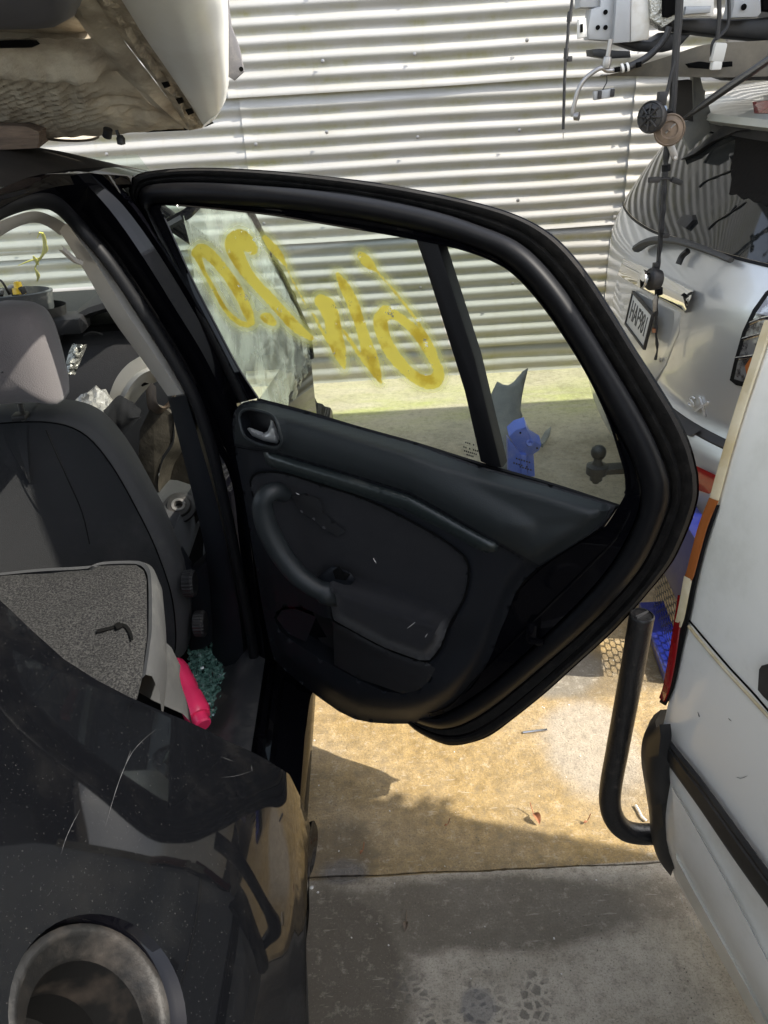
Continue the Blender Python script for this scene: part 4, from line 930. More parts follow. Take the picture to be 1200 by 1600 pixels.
# ---- front door, ajar, with plastic film over its window
FA = Vector((-.235, 2.75, 0)); FU = Vector((-.135, -1.15, 0)).normalized(); FN = Vector((-FU.y, FU.x, 0))
def Fd(s, z, off=0.): return FA + FU*s + FN*off + Vector((0, 0, z))
fd_o = [(0,.25),(.0,.92),(.30,1.15),(.62,1.37),(.90,1.40),(.955,1.1),(.97,.9),(.97,.3),(.9,.24)]
fd = MB().slab([Fd(s, z) for s, z in [(0,.25),(0,.66),(1.12,.72),(1.13,.68),(1.13,.3),(1.0,.24)]], FN*-.09, .01).build('front_door', M_gloss, car, label='front door standing ajar behind the rear door')
MB().tube([Fd(s, z) for s, z in ((0,.66),(.01,.76),(.30,1.02),(.60,1.27),(.76,1.345),(1.0,1.36),(1.10,1.35))] + [Fd(1.16, 1.33, -.05), Fd(1.2, 1.28, -.10)], .011, 8).build('window_frame', M_gloss, fd)
rows = []
for i in range(34):
    s = lerp(.0, 1.12, i/33); zt = tab([(0,.75),(.30,1.015),(.60,1.262),(.76,1.34),(1.0,1.355),(1.12,1.35)], s)
    rows.append([Fd(s, lerp(.64 + .20*sst(.85, 1.04, s), zt, j/27), .006*noise.noise(Vector((s*14, j*.22, 4))) + (.002 + .004*sst(14, 4, j))*noise.noise(Vector((s*40, j*.6, 9)))) for j in range(28)])
MB().grid(rows).build('window_film', M_film, fd, angle=180)

# ================================================================== loose things in the black car
b = thing('pink_bottle', 'bright pink plastic bottle lying on the rear footwell floor of the black car', 'bottle', aZ(300, 1100, .30))
p0, p1 = aZ(272, 1040, .36), aZ(312, 1122, .33)
ax = (p1-p0).normalized()
MB().lathe(p0, ax, [(.0,-.012),(.018,-.010),(.026,.0),(.030,.02),(.030,.085),(.027,.10),(.031,.112),(.031,.16),(.026,.172),(.0,.175)], 24).build('bottle_body', M_pink, b)
MB().lathe(p0 + ax*.172, ax, [(.0,.0),(.02,.0),(.02,.022),(.016,.026),(.0,.026)], 18).build('bottle_cap', M_pink, b)
gm = MB(); random.seed(3)
for i in range(620):
    px, py = random.uniform(296, 352), random.uniform(1012, 1128)
    if px + (py-1012)*-.05 > 350: continue
    p = aZ(px, py, .275); r = random.uniform(.004, .0085)
    Mx = Matrix.Rotation(random.uniform(0,6), 3, 'Z') @ Matrix.Rotation(random.uniform(-.7,.7), 3, 'X')
    gm.box(p + Vector((0,0,random.uniform(0,.012))), r*1.5, r*1.2, r, M=Mx)
for i in range(60):
    p = aZ(random.uniform(338,356), random.uniform(950,1015), .285); r = random.uniform(.003,.006)
    gm.box(p, r*1.5, r*1.2, r, M=Matrix.Rotation(random.uniform(0,6), 3, 'Z'))
tag(gm.build('broken_glass', M_shard, smooth=False), 'heap of green broken safety glass cubes in the footwell', kind='stuff')
# control arm thrown on the front seat side
ca = thing('suspension_arm', 'oily steel suspension arm with round bushing propped beside the driver seat', 'car part', aY(270, 790, 1.9))
MB().slab([aY(x, y, 1.88) for x, y in ((238,632),(262,640),(272,650),(268,692),(252,715),(246,745),(250,770),(248,784),(238,778),(226,752),(216,712),(218,672))], (0,.012,0), .003).build('arm_plate', M_arm, ca)
MB().grid([[aY(x, y, d) for x, y in cr([(270,640),(272,690),(254,722),(247,760),(256,790)], 20)] for d in (1.875,)] + [[aY(x+18, y+4, 1.95) for x, y in cr([(270,640),(272,690),(254,722),(247,760),(256,790)], 20)], [aY(x+40, y-6, 1.93) for x, y in cr([(262,640),(270,690),(262,722),(262,760),(268,784)], 20)]]).build('arm_flange', M_arm, ca)
MB().grid([[aY(x, y, 1.89) for x, y in cr([(228,610),(232,640),(246,650),(262,640),(276,616)], 16)], [aY(x+4, y-8, 1.84) for x, y in cr([(232,606),(236,634),(248,644),(260,634),(272,614)], 16)], [aY(x+8, y-2, 1.80) for x, y in cr([(236,606),(238,632),(248,640),(258,632),(268,616)], 16)]]).build('arm_socket', M_rust, ca)
cb = aY(280, 792, 1.80)
MB().lathe(cb, (.1,-.55,.8), [(.040,-.02),(.044,-.008),(.044,.0),(.034,.004),(.030,.012),(.019,.014),(.018,.004),(.012,.002),(.010,-.02)], 28).build('bushing', M_blackp, ca)
MB().lathe(cb, (.1,-.55,.8), [(.0185,.010),(.0185,.016),(.012,.016),(.011,.0)], 24).build('bushing_sleeve', M_steel, ca)
MB().slab([aY(x, y, 1.86) for x, y in ((262,778),(302,782),(312,812),(306,820),(264,812))], (0,.02,.0), .003).build('arm_foot', M_arm, ca)
# white cover + clear wrap on the seat
cv = thing('pale_trim_cover', 'pale plastic trim cover leaning across the gap beside the driver seat', 'trim piece', aY(210, 600, 1.95))
A1 = cr([aY(x, y, 1.96) for x, y in ((168,628),(182,592),(200,570),(222,556))], 20); A2 = cr([aY(x, y, 1.90) for x, y in ((190,634),(206,604),(224,584),(246,574))], 20); A3 = cr([aY(x, y, 1.93) for x, y in ((208,632),(224,612),(240,598),(254,592))], 20)
MB().grid([A1, [p + Vector((.01,-.03,.01)) for p in A1], [p.lerp(q, .5) + Vector((0,.0,-.012)) for p, q in zip(A1, A2)], A2, [p + Vector((.004,-.03,.008)) for p in A2], A3]).build('cover_shell', M_beige, cv, angle=30, solid=.003)
MB().slab([aY(x, y, 1.90) for x, y in ((214,594),(232,600),(222,604))], (0,.004,0)).build('cover_slot', M_dark, cv)
bag = thing('clear_wrap', 'crumpled clear plastic wrap lying behind the driver headrest', 'plastic wrap', aY(130, 630, 1.85))
rows = []
for i in range(26):
    px = lerp(20, 176, i/25); top = stab([(20,634),(60,634),(100,632),(130,615),(150,606),(165,612),(176,622)], px)
    rows.append([aY(px, lerp(top, 652, j/11), 1.80 + .10*(1-j/11)) + Vector((0, .02*noise.noise(Vector((px*.07, j*.5, 2))), .016*noise.noise(Vector((px*.09, j*.45, 7))))) for j in range(12)])
MB().grid(rows).build('wrap_sheet', M_bag, bag, angle=15)
sb_ = thing('silver_bag', 'crinkled silver foil bag standing in front of the dark dashboard', 'bag', aY(130, 590, 2.1))
rows = []
for i in range(16):
    t = i/15
    L_, R_ = lerp(112, 96, t), lerp(136, 118, t); y = lerp(538, 585, t)
    rows.append([aY(lerp(L_, R_, j/9), y, 2.05 - .03*math.sin(math.pi*j/9)) + Vector((0, .02*noise.noise(Vector((i*.4, j*.5, 3))), 0)) for j in range(10)])
MB().grid(rows).build('bag_foil', M_tape, sb_, angle=20)
dk = thing('black_cloth_heap', 'black perforated cloth bundle lying beside the clear wrap', 'cloth', aY(190, 650, 1.85))
rows = []
for i in range(20):
    px = lerp(150, 222, i/19)
    rows.append([aY(px, lerp(stab([(150,650),(165,638),(186,618),(205,628),(222,640)], px), stab([(150,656),(180,690),(200,672),(222,650)], px), j/9), 1.82) + Vector((0, -.03*math.sin(math.pi*j/9) + .01*noise.noise(Vector((px*.1, j*.4, 5))), 0)) for j in range(10)])
MB().grid(rows).build('cloth_bundle', M_cloth, dk)
# mirror housing on the dash
mh = thing('mirror_housing', 'gutted grey wing mirror housing with yellow plug lying on the dash', 'car part', aY(30, 470, 2.3))
c = aY(22, 468, 2.3); 
MB().grid([[c + Vector((.115*math.cos(a)*k, .06*math.sin(a)*k, h)) for a in [2*math.pi*i/28 for i in range(28)]] for k, h in ((.55,-.075),(.8,-.06),(.95,-.03),(1.0,.01),(1.03,.022),(.95,.024),(.9,.0),(.3,-.01))], cv=True).build('mirror_shell', mat('dark_grey_mirror_plastic', (.07,.072,.075), rough=.5, dust=.3), mh)
MB().grid([[c + Vector((.12*math.cos(a)*k+.02, .065*math.sin(a)*k-.01, h)) for a in [2*math.pi*i/28 for i in range(28)]] for k, h in ((.5,-.10),(.85,-.085),(1.05,-.045),(1.08,-.02))], cv=True).build('mirror_cup', M_blackp, mh)
random.seed(5)
for i in range(14):
    q = c + Vector((random.uniform(-.09,.07), random.uniform(-.04,.03), random.uniform(.0,.035)))
    MB().box(q, random.uniform(.012,.04), random.uniform(.01,.03), random.uniform(.01,.025), M=Matrix.Rotation(random.uniform(0,3), 3, 'Z') @ Matrix.Rotation(random.uniform(-.5,.5), 3, 'X'), bev=.002).build('mirror_motor_piece', random.choice((M_blackp, M_steel, M_dark, M_blackp)), mh)
q = c + Vector((.035,-.03,.03)); MB().lathe(q, (0,.2,1), [(.0,.028),(.01,.026),(.012,.01),(.018,.008),(.018,-.008),(.0,-.01)], 14).build('yellow_plug', M_yellowp, mh)
MB().tube([c + Vector((x, y, z)) for x, y, z in cr([(-.06,-.02,.02),(-.05,-.03,.06),(-.01,-.03,.065),(.0,-.02,.02)], 16)], .0035, 6).build('loose_wire', M_cable, mh)
# yellow scrawl on the windscreen
sw = MB()
def wsp(px, py):
    n = Vector((0, .475, .87)).normalized(); return aPl(px, py, Vector((-.8, 2.515, 1.2)) - n*-.012, n)
for pts in ([(58,372),(64,362),(70,378),(68,396),(60,408),(54,420)], [(70,378),(72,392),(64,400)], [(28,415),(46,408),(64,402)], [(55,420),(60,432),(58,440)], [(52,400),(60,414)]):
    sw.tube([wsp(p.x, p.y) for p in cr(pts, 16)], lambda t: .005*(.4+math.sin(math.pi*t)), 5, flat=.4)
sw.build('windscreen_scrawl', mat('yellow_marker', (.62,.55,.08), rough=.6), car)
og = thing('orange_clip', 'small orange plastic clip lying by the driver seat rail', 'clip', aY(352, 925, 1.62))
MB().box(aY(351, 925, 1.60), .018, .014, .05, bev=.005, M=Matrix.Rotation(.25, 3, 'Y')).build('clip_body', mat('orange_plastic', (.45,.17,.10), rough=.5), og)

# ================================================================== white shell stacked over the roof
sh_ = thing('stacked_white_shell', 'dirty underside of a white car shell stacked on the black roof', 'car', (-.7, 1.6, 1.75))
def yq(px, py):   # depth along the tipped shell: far and low at its end, near and high towards the top edge
    return lerp(1.70, 1.25, max(-1, min(1.2, (205 - py)/205.)))
def S(px, py, d=0.): return aY(px, py, yq(px, py) + d)
s_side = [[(150,-60,.0),(190,0,.0),(226,58,.0),(262,110,0),(294,158,0),(318,196,0)],
          [(172,-60,-.03),(212,0,-.03),(246,56,-.03),(280,108,-.03),(308,152,-.03),(326,188,-.02)],
          [(226,-60,-.05),(262,0,-.05),(292,54,-.05),(318,102,-.05),(334,144,-.04),(340,178,-.02)],
          [(290,-60,-.03),(312,0,-.03),(328,52,-.03),(342,100,-.03),(349,138,-.02),(347,168,0)],
          [(330,-60,.02),(342,0,.02),(349,50,.02),(354,96,.02),(355,130,.02),(351,160,.03)],
          [(350,-60,.12),(354,0,.12),(356,48,.12),(357,92,.12),(357,126,.12),(353,155,.12)],
          [(352,-60,.40),(356,0,.40),(358,46,.40),(358,90,.40),(358,124,.40),(354,150,.40)]]
so_ = MB().grid([cr([S(x, y, d) for x, y, d in r], 40) for r in s_side]).build('rocker_panel', M_white, sh_, angle=75)
# the end of the rocker turned under
MB().grid([cr([S(x, y, d) for x, y, d in r], 16) for r in ([(318,196,0),(326,188,-.02),(340,178,-.02),(347,168,0),(351,160,.03),(353,155,.12)], [(312,203,.04),(322,196,.03),(336,186,.04),(344,174,.06),(348,165,.1),(350,160,.16)])]).build('rocker_end', M_white, sh_)
s_fl = [[(110,-60,.02),(150,0,.02),(190,58,.02),(232,112,.02),(268,162,.02),(296,204,.02)],
        [(124,-60,-.01),(160,0,-.01),(200,58,-.01),(240,112,-.01),(276,162,-.01),(304,202,-.0)],
        [(138,-60,.02),(176,0,.02),(214,58,.02),(252,112,.02),(286,160,.02),(312,200,.02)],
        [(150,-60,.0),(190,0,.0),(226,58,.0),(262,110,0),(294,158,0),(318,196,0)]]
rows = [cr([S(x, y, d) for x, y, d in r], 70) for r in s_fl]
rows = [[p + Vector((.008*noise.noise(p*30), .006*noise.noise(p*23), .008*noise.noise(p*41)))*(1 if 0 < k < 3 else 0) for p in r] for k, r in enumerate(rows)]
MB().grid(rows).build('sill_flange', M_mudd, sh_, angle=80)
for x, y in ((258,133),(280,158),(295,175)):
    MB().slab([S(x+dx, y+dy, -.014) for dx, dy in ((-6,-4),(3,-6),(7,2),(-1,5))], (0,.01,0)).build('jacking_slot', M_dark, sh_)
# inner longitudinal box section and floor pan with beads
s_in = [[(60,-60,.05),(100,0,.05),(128,40,.05),(160,84,.05),(200,130,.05),(240,168,.05),(284,198,.04)],
        [(75,-60,.0),(112,0,.0),(142,42,.0),(176,86,.0),(214,130,.0),(254,170,.0),(292,202,.02)],
        [(110,-60,.02),(150,0,.02),(190,58,.02),(215,92,.02),(240,124,.02),(268,162,.02),(296,204,.02)]]
MB().grid([cr([S(x, y, d) for x, y, d in r], 60) for r in s_in]).build('box_section', M_dirt, sh_, angle=50)
rows = []
for i in range(150):
    t = i/149; L_ = []
    for j in range(70):
        u = j/69
        xa = lerp(-120, -120, t); 
        py = lerp(60, 214, t)
        xr = stab([(60,146),(86,172),(130,205),(170,244),(198,286),(214,176)], py) if py < 200 else lerp(286, 150, (py-200)/14.)
        px = lerp(xa, xr, u)
        bead = .0035*math.sin((px*.30 + py*1.0)*.75)*sst(100, 122, py)*sst(215, 180, py)*sst(190, 120, px)
        bead += .030*math.exp(-((py-(92+.06*px))/13.)**2)*sst(170, 130, px) - .018*math.exp(-((py-(118+.04*px))/8.)**2)
        for (bx, by, rx, ry) in ((130,132,30,6),(180,158,26,5),(225,181,24,5),(190,172,16,4)):
            bead -= .018*math.exp(-(((px-bx)/rx)**2 + ((py-by)/ry)**2))
        L_.append(S(px, py, .03) + Vector((0, bead*.4, -bead)) + Vector((0,0,.004*noise.noise(Vector((px*.05, py*.05, 1))))))
    rows.append(L_)
MB().grid(rows).build('floor_pan', M_dirt, sh_, angle=60)
MB().grid([cr([S(x, y, d) for x, y, d in r], 40) for r in ([(-120,60,.03),(20,72,.03),(90,78,.03),(130,84,.03),(160,86,.03)], [(-120,40,.14),(20,50,.14),(80,52,.14),(120,52,.14),(140,48,.14)], [(-120,-40,.10),(0,-20,.10),(60,-14,.10),(90,-10,.06),(110,0,.03)])]).build('tunnel_wall', M_dirt, sh_)
# lip at the end of the pan
MB().grid([cr([S(x, y, d) for x, y, d in r], 40) for r in ([(-120,186,.03),(0,190,.03),(30,200,.03),(62,212,.03),(110,218,.03),(150,214,.03),(157,196,.03),(180,196,.03),(286,199,.03)], [(-120,190,.06),(0,194,.06),(30,204,.06),(62,217,.06),(110,222,.06),(152,218,.06),(160,201,.06),(185,207,.07),(290,204,.06)], [(-120,176,.3),(0,180,.3),(30,186,.3),(62,194,.3),(110,198,.3),(152,198,.3),(160,190,.3),(185,194,.3),(290,190,.3)])]).build('pan_end_lip', M_dirt, sh_)
# grey plastic tank corner at top left
tk = [(-130,-70),(108,-70),(108,0),(106,18),(96,34),(78,46),(50,49),(0,50),(-130,48)]
MB().slab([S(x, y, -.08) for x, y in tk], (0,.12,.02), .02).build('plastic_tank', mat('slate_plastic_tank', (.09,.09,.10), rough=.55, dust=.3, dustcol=(.2,.17,.13), dscale=9.), sh_)
MB().slab([S(x, y, .0) for x, y in ((-40,64),(46,62),(52,68),(40,74),(-40,76))], (0,.03,.0), .006).build('exhaust_hanger_slot', M_dark, sh_)
# side sheet rising behind the rocker, torn bracket, dangling clips
MB().slab([aY(x, y, 1.62) for x, y in ((354,-40),(357,10),(361,40),(374,75),(381,112),(366,126),(354,118))], (.0,.01,.0), .002).build('torn_bracket', mat('bracket_grey', (.13,.125,.13), rough=.5, metal=.3, dust=.5, dustcol=(.4,.37,.33), dscale=9.), sh_)
MB().lathe(aY(377, 108, 1.616), (0,-1,0), [(.004,0),(.004,.002),(0,.002)], 12).build('bracket_hole', M_dark, sh_)
MB().tube([aY(x, y, 1.70) for x, y in ((182,203),(185,212),(189,218))], .0035, 6).lathe(aY(189, 220, 1.70), (0,.2,1), [(.0,-.008),(.008,-.006),(.009,.004),(.005,.01),(0,.01)], 12).build('hanging_clip', M_blackp, sh_)
MB().lathe(aY(168, 208, 1.70), (.5,-.4,1), [(.0,-.010),(.009,-.008),(.009,.008),(.0,.010)], 12).build('hanging_clip', M_blackp, sh_)
ub = [S(x, y, d) for x, y, d in ((-130,-60,.0),(0,-60,.0),(110,-60,.02),(230,-60,-.04))]
def up_(p, dy, k=.26): return p + Vector((0, -dy, dy*k))
MB().grid([[up_(p, d) + Vector((0,0,.004 if d else 0)) for p in [Vector((-1.9, ub[0].y, ub[0].z))] + ub] for d in (0,.3,.8,1.5,2.6,3.4)]).build('shell_underside', mat('black_underseal', (.035,.030,.025), rough=.8, dust=.4, dustcol=(.10,.085,.065), dscale=4.), sh_)
sb0 = S(350,-60,.12)
MB().grid([[up_(p, d) for p in (ub[3], ub[3].lerp(sb0, .6) + Vector((.01,-.02,0)), sb0, sb0 + Vector((0,.1,.35)), sb0 + Vector((-.1,.1,.75)))] for d in (0,.3,.8,1.5,2.6,3.4)]).build('shell_flank', M_white, sh_)
MB().slab([aY(x, y, 1.74) for x, y in ((158,196),(186,203),(230,207),(290,204),(322,198),(316,192),(230,196))], (0,.10,0), .003).build('dark_end_sheet', M_dark, sh_)
tb = MB().slab([aY(x, y, 1.60) for x, y in ((-110,192),(40,197),(62,206),(60,232),(-110,240))], (-.05,.20,.0), .003).build('timber_block', M_wood)
tag(tb, 'weathered timber block wedged between the black roof and the stacked shell', 'timber block')

# ================================================================== silver SUV, tail towards the yard
suv = thing('silver_suv', 'silver four-wheel drive parked tail first with tow ball and dark rear window', 'car', (1.2, 2.55, 0))
YC, YH = 2.55, .775
SPR = [(.30,.93),(.36,.86),(.42,.825),(.50,.808),(.58,.805),(.64,.815),(.665,.835),(.69,.852),(.75,.852),(.82,.850),(.92,.850),(1.0,.856),(1.04,.868),(1.10,.890),(1.2,.945),(1.3,1.010),(1.38,1.075),(1.42,1.12)]
def sxx(Y, z):
    w = YH*(1 - .16*sst(.95, 1.5, z)); t = abs(Y - YC)/w
    return stab(SPR, z) + .01 - .03*(YC - Y) + (.085 if Y < YC else .13)*t**2 + .11*max(0, t-.55)**2.2*3.0
def sg(pr=0.): return lambda p: p.x - (sxx(p.y, p.z) - pr)
def onsuv(px, py, pr=0.): return hit(px, py, sg(pr), 1.0, 6.0, 200)
def sband(zs, ts, pr=0.): return [[Vector((sxx(YC + YH*(1 - .16*sst(.95,1.5,z))*t, z) - pr, YC + YH*(1 - .16*sst(.95,1.5,z))*t, z)) for t in ts] for z in zs]
TS = [-1+2*i/48 for i in range(49)]
def fr_(a, b, n): return [lerp(a, b, i/(n-1)) for i in range(n)]
MB().grid(sband(fr_(.30,.655,16), TS, .012)).build('bumper', M_silver, suv, angle=60)
MB().grid(sband(fr_(.655,.672,3), TS, .004)).build('bumper_step', M_blackp, suv)
_gb = sorted([(q.y, q.z) for q in (onsuv(x, y) for x, y in ((990,341),(1026,363),(1080,379),(1140,399),(1200,414))) if q])
def zgb(Y):
    if Y <= _gb[0][0]: return _gb[0][1] + .5*(_gb[0][0]-Y)*(_gb[0][1]-_gb[1][1])/(_gb[1][0]-_gb[0][0])
    if Y >= _gb[-1][0]: return _gb[-1][1]
    return stab(_gb, Y)
def vband(us, ts, lo, hi, pr=0.):
    out = []
    for u in us:
        r = []
        for t in ts:
            Y0 = YC + YH*t; a, b_ = lo(Y0), hi(Y0); z = lerp(a, b_, u); Y = YC + YH*(1 - .16*sst(.95,1.5,z))*t; r.append(Vector((sxx(Y, z) - pr, Y, z)))
        out.append(r)
    return out
MB().grid(vband(fr_(0,1,22), TS, lambda Y: .672, lambda Y: zgb(Y) - .004)).build('tailgate', M_silver, suv, angle=60)
rw = MB().grid(vband(fr_(0,1,22), TS, lambda Y: zgb(Y) + .003, lambda Y: 1.385, .002)).build('rear_window', M_darkglass, suv, angle=60)
MB().grid(vband([0,.5,1.], TS, lambda Y: zgb(Y) - .004, lambda Y: zgb(Y) + .003, .004)).build('window_rubber', M_rubber, suv)
# roof, flanks
def edge_pts(t, zs): return [Vector((sxx(YC + YH*(1 - .16*sst(.95,1.5,z))*t, z), YC + YH*(1 - .16*sst(.95,1.5,z))*t, z)) for z in zs]
zz = fr_(.30, 1.42, 30)
for t in (-1, 1):
    e = edge_pts(t, zz); MB().grid([e, [p + Vector((.10, t*.03, 0)) for p in e], [p + Vector((.5, t*.045, 0)) for p in e], [Vector((4.8, p.y + t*.045, p.z)) for p in e]]).build('flank', M_silver, suv)
    for wx in (1.55, 3.9):
        MB().lathe((wx, YC + t*(YH+.01), .33), (0,t,0), [(.0,-.02),(.2,-.02),(.22,.01),(.31,.015),(.335,.0),(.335,-.15)], 36).build('wheel', M_tyre, suv)
top = sband([1.42], TS)[0]
MB().grid([top, [p + Vector((.07,0,.03)) for p in top], [p + Vector((.4,0,.06)) for p in top], [Vector((4.2, p.y, 1.47)) for p in top]]).build('roof', M_silver, suv)
spl = [Vector((sxx(YC+YH*.84*t, 1.40) - .05 + .03*abs(t), YC + YH*.82*t, 1.395)) for t in TS]
sp_o = MB().grid([[p + Vector((.10,0,.045)) for p in spl], [p + Vector((.02,0,.035)) for p in spl], [p + Vector((-.03,0,.018)) for p in spl], [p + Vector((-.035,0,.0)) for p in spl], [p + Vector((.02,0,-.02)) for p in spl]]).build('spoiler', mat('pale_spoiler', (.50,.51,.47), rough=.35, coat=.4, dust=.3), suv, angle=40)
MB().grid(sband([1.36,1.375,1.39], TS, .010)).build('spoiler_underside', M_blackp, suv)
MB().slab([onsuv(x, y, .02) for x, y in ((1062,250),(1075,240),(1130,195),(1140,172),(1148,170),(1152,190),(1160,196),(1215,190),(1215,196),(1150,205),(1110,222),(1085,240))], (.02,0,0), .002).build('spoiler_bracket', M_blackp, suv)
a = aY(1176, 166, 2.30); MB().slab([aPl(x, y, a + Vector((-.05,0,0)), Vector((1,0,.3))) for x, y in ((1175,159),(1225,154),(1225,178),(1178,178))], (.04,0,0), .003).build('high_brake_light', M_red, suv)
# wiper
wp = cr([onsuv(x, y, .028) for x, y in ((996,388),(1010,379),(1030,375),(1060,377),(1090,386),(1120,397),(1142,407))], 30)
MB().tube(wp, lambda t: .019*(1-.5*t), 8, flat=.7).build('wiper_arm', mat('worn_grey_plastic', (.045,.045,.043), rough=.6, dust=.3, dustcol=(.10,.095,.08)), suv)
MB().tube(cr([onsuv(x, y, .02) for x, y in ((1075,392),(1066,400),(1060,413))], 8), lambda t: .009, 8).build('wiper_pivot', M_blackp, suv)
MB().slab([onsuv(x, y, .015) for x, y in ((1056,346),(1064,337),(1080,336),(1082,344),(1070,357),(1058,350))], (.02,0,0), .003).build('glass_hinge_pad', M_blackp, suv)
# chrome garnish, plate, badge
gp = cr([(975,402),(1020,420),(1084,453)], 16); gq = cr([(964,431),(1008,455),(1070,489)], 16)
MB().grid([[onsuv(p.x, p.y, .002) for p in gp], [onsuv(lerp(p.x,q.x,.08), lerp(p.y,q.y,.08), .020) for p, q in zip(gp, gq)], [onsuv(lerp(p.x,q.x,.45), lerp(p.y,q.y,.45), .026) for p, q in zip(gp, gq)], [onsuv(lerp(p.x,q.x,.92), lerp(p.y,q.y,.92), .018) for p, q in zip(gp, gq)], [onsuv(q.x, q.y, .001) for q in gq]]).build('chrome_garnish', M_chr2, suv, angle=60)
MB().slab([onsuv(x, y, .003) for x, y in ((963,438),(1004,460),(1062,488),(1060,520),(1040,570),(1020,600),(985,600),(955,480))], (.012,0,0), .003).build('plate_recess', M_silver, suv)
pc = onsuv(999, 499, .022); un = Vector((-.30,-.95,0)).normalized(); un = Vector((-.08,-.99,-.0)).normalized(); uz = Vector((.12,0,1)).normalized(); uz = (uz - un*uz.dot(un)).normalized(); nn = un.cross(uz).normalized()
PM = Matrix((un, uz, nn)).transposed()
pl_o = MB().box(pc, .245, .098, .006, M=PM, bev=.002).build('number_plate', M_plate, suv)
for sx_, sy_, w_, h_ in ((0,.052,.255,.008),(0,-.052,.255,.008),(.1265,0,.008,.112),(-.1265,0,.008,.112)):
    MB().box(pc + un*sx_ + uz*sy_ + nn*.002, w_, h_, .010, M=PM, bev=.002).build('plate_surround', M_blackp, pl_o)
def text(txt, size, pos, M3, m, parent, ext=.0008, name='plate_lettering', sxs=1.0):
    cu = bpy.data.curves.new(name, 'FONT'); cu.body = txt; cu.size = size; cu.align_x = 'CENTER'; cu.align_y = 'CENTER'; cu.extrude = ext
    o = bpy.data.objects.new(name, cu); COL.objects.link(o)
    dg = bpy.context.evaluated_depsgraph_get(); me = bpy.data.meshes.new_from_object(o.evaluated_get(dg)); bpy.data.objects.remove(o)
    off = wloc(parent); me.transform(Matrix.Translation(pos - off) @ M3.to_4x4() @ Matrix.Diagonal((sxs, 1, 1, 1))); me.materials.clear(); me.materials.append(m)
    o = bpy.data.objects.new(name, me); COL.objects.link(o); o.parent = parent; return o
text('HAF981', .084, pc + nn*.0036, PM, M_ink, pl_o, sxs=.74)
bp_ = onsuv(1090, 632, .004); bu = Vector((.42,-.90,-.05)).normalized(); bz = Vector((0,0,1)); bz = (bz - bu*bz.dot(bu)).normalized(); bn = bu.cross(bz)
M_badge = mat('badge_chrome', (.72,.72,.70), rough=.22, metal=.5)
text('S', .044, bp_ + bn*.004 - bu*.020, Matrix((bu, bz, bn)).transposed(), M_badge, suv, ext=.003, name='badge_letter', sxs=1.2)
text('X', .062, bp_ + bn*.004 + bu*.020 + bz*.0, Matrix((bu, bz, bn)).transposed(), M_badge, suv, ext=.003, name='badge_letter', sxs=1.0)
for x, y in ((1032,563),): MB().lathe(onsuv(x, y, .006), (-1,0,0), [(.006,0),(.006,.003),(0,.004)], 12).build('plate_screw', M_steel, suv)
# tail lamp, reflector
def suvpatch(px, name, m, pr=.006, sp=6.):
    v2, ff = cdt(px, sp); pts = [onsuv(x, y, pr) for x, y in v2]
    good = [p is not None for p in pts]; ff = [f for f in ff if all(good[i] for i in f)]
    return MB().add([p or Vector((0,0,0)) for p in pts], ff).build(name, m, suv, angle=50)
lb = suvpatch([(1218,440),(1196,456),(1176,484),(1160,518),(1148,560),(1140,594),(1150,602),(1188,610),(1240,600),(1240,450)], 'lamp_bezel', M_rubber, .004)
tl_ = suvpatch([(1222,448),(1200,462),(1182,488),(1166,520),(1154,560),(1147,592),(1170,600),(1200,602),(1240,590),(1240,456)], 'tail_lamp', M_lamp, .012)
for pts in ([(1150,560),(1180,556),(1210,552)], [(1160,530),(1185,523),(1210,518)], [(1172,505),(1190,498),(1212,494)]):
    q = [onsuv(p.x, p.y, .014) for p in cr(pts, 10)]; q = [p for p in q if p]
    if len(q) > 3: MB().tube(q, .004, 6).build('lamp_ridge', M_chr2, tl_)
suvpatch([(1164,572),(1172,560),(1184,556),(1194,566),(1192,584),(1176,590),(1166,584)], 'reversing_bulb', M_orange, .015, 5.)
suvpatch([(1088,728),(1118,742),(1122,760),(1108,772),(1088,765)], 'bumper_reflector', M_red, .02, 5.)
suvpatch([(1060,650),(1096,672),(1078,682),(1058,672)], 'step_pad', M_blackp, .018, 5.)
# window decals and defroster scratches
wb_ = [(1150,206),(1161,199),(1174,196),(1210,192),(1210,318),(1196,322),(1188,315),(1178,316),(1169,309),(1160,311),(1150,303),(1139,304),(1143,280),(1141,262),(1147,236)]
v2, ff = cdt(wb_, 7.); MB().add([onsuv(x, y, .004) for x, y in v2], ff).build('torn_window_film', mat('charred_film', (.010,.009,.008), rough=.95, bump=.004, bscale=70., spec=.1), suv)
for pts in ([(1145,265),(1128,272),(1108,280),(1100,284),(1092,292)], [(1166,315),(1150,326),(1132,338),(1118,346),(1106,358)], [(1150,320),(1140,332)]):
    MB().tube([onsuv(p.x, p.y, .004) for p in cr(pts, 12)], lambda t: .0025*(.5+abs(math.sin(9*t))), 5, flat=.5).build('torn_film_strip', M_ink, suv)
# tow bar
tbx = aZ(933, 729, .36)
MB().box(tbx + Vector((.16,0,-.012)), .36, .05, .022, bev=.004).build('tow_tongue', M_tube, suv)
tb2 = MB().lathe(tbx, (0,0,1), [(.036,-.025),(.036,.004),(.020,.010),(.014,.022),(.014,.032),(.020,.036),(.025,.046),(.026,.058),(.022,.070),(.012,.078),(.0,.080)], 22).build('tow_ball', M_tube, suv)
MB().lathe(tbx + Vector((0,0,-.05)), (0,0,1), [(.0,-.012),(.012,-.012),(.014,.0),(.022,.0),(.022,.016)], 12).build('tow_ball_nut', M_tube, suv)
MB().box((1.25, YC, .33), .5, .9, .06, bev=.01).build('tow_crossbar', M_tube, suv)

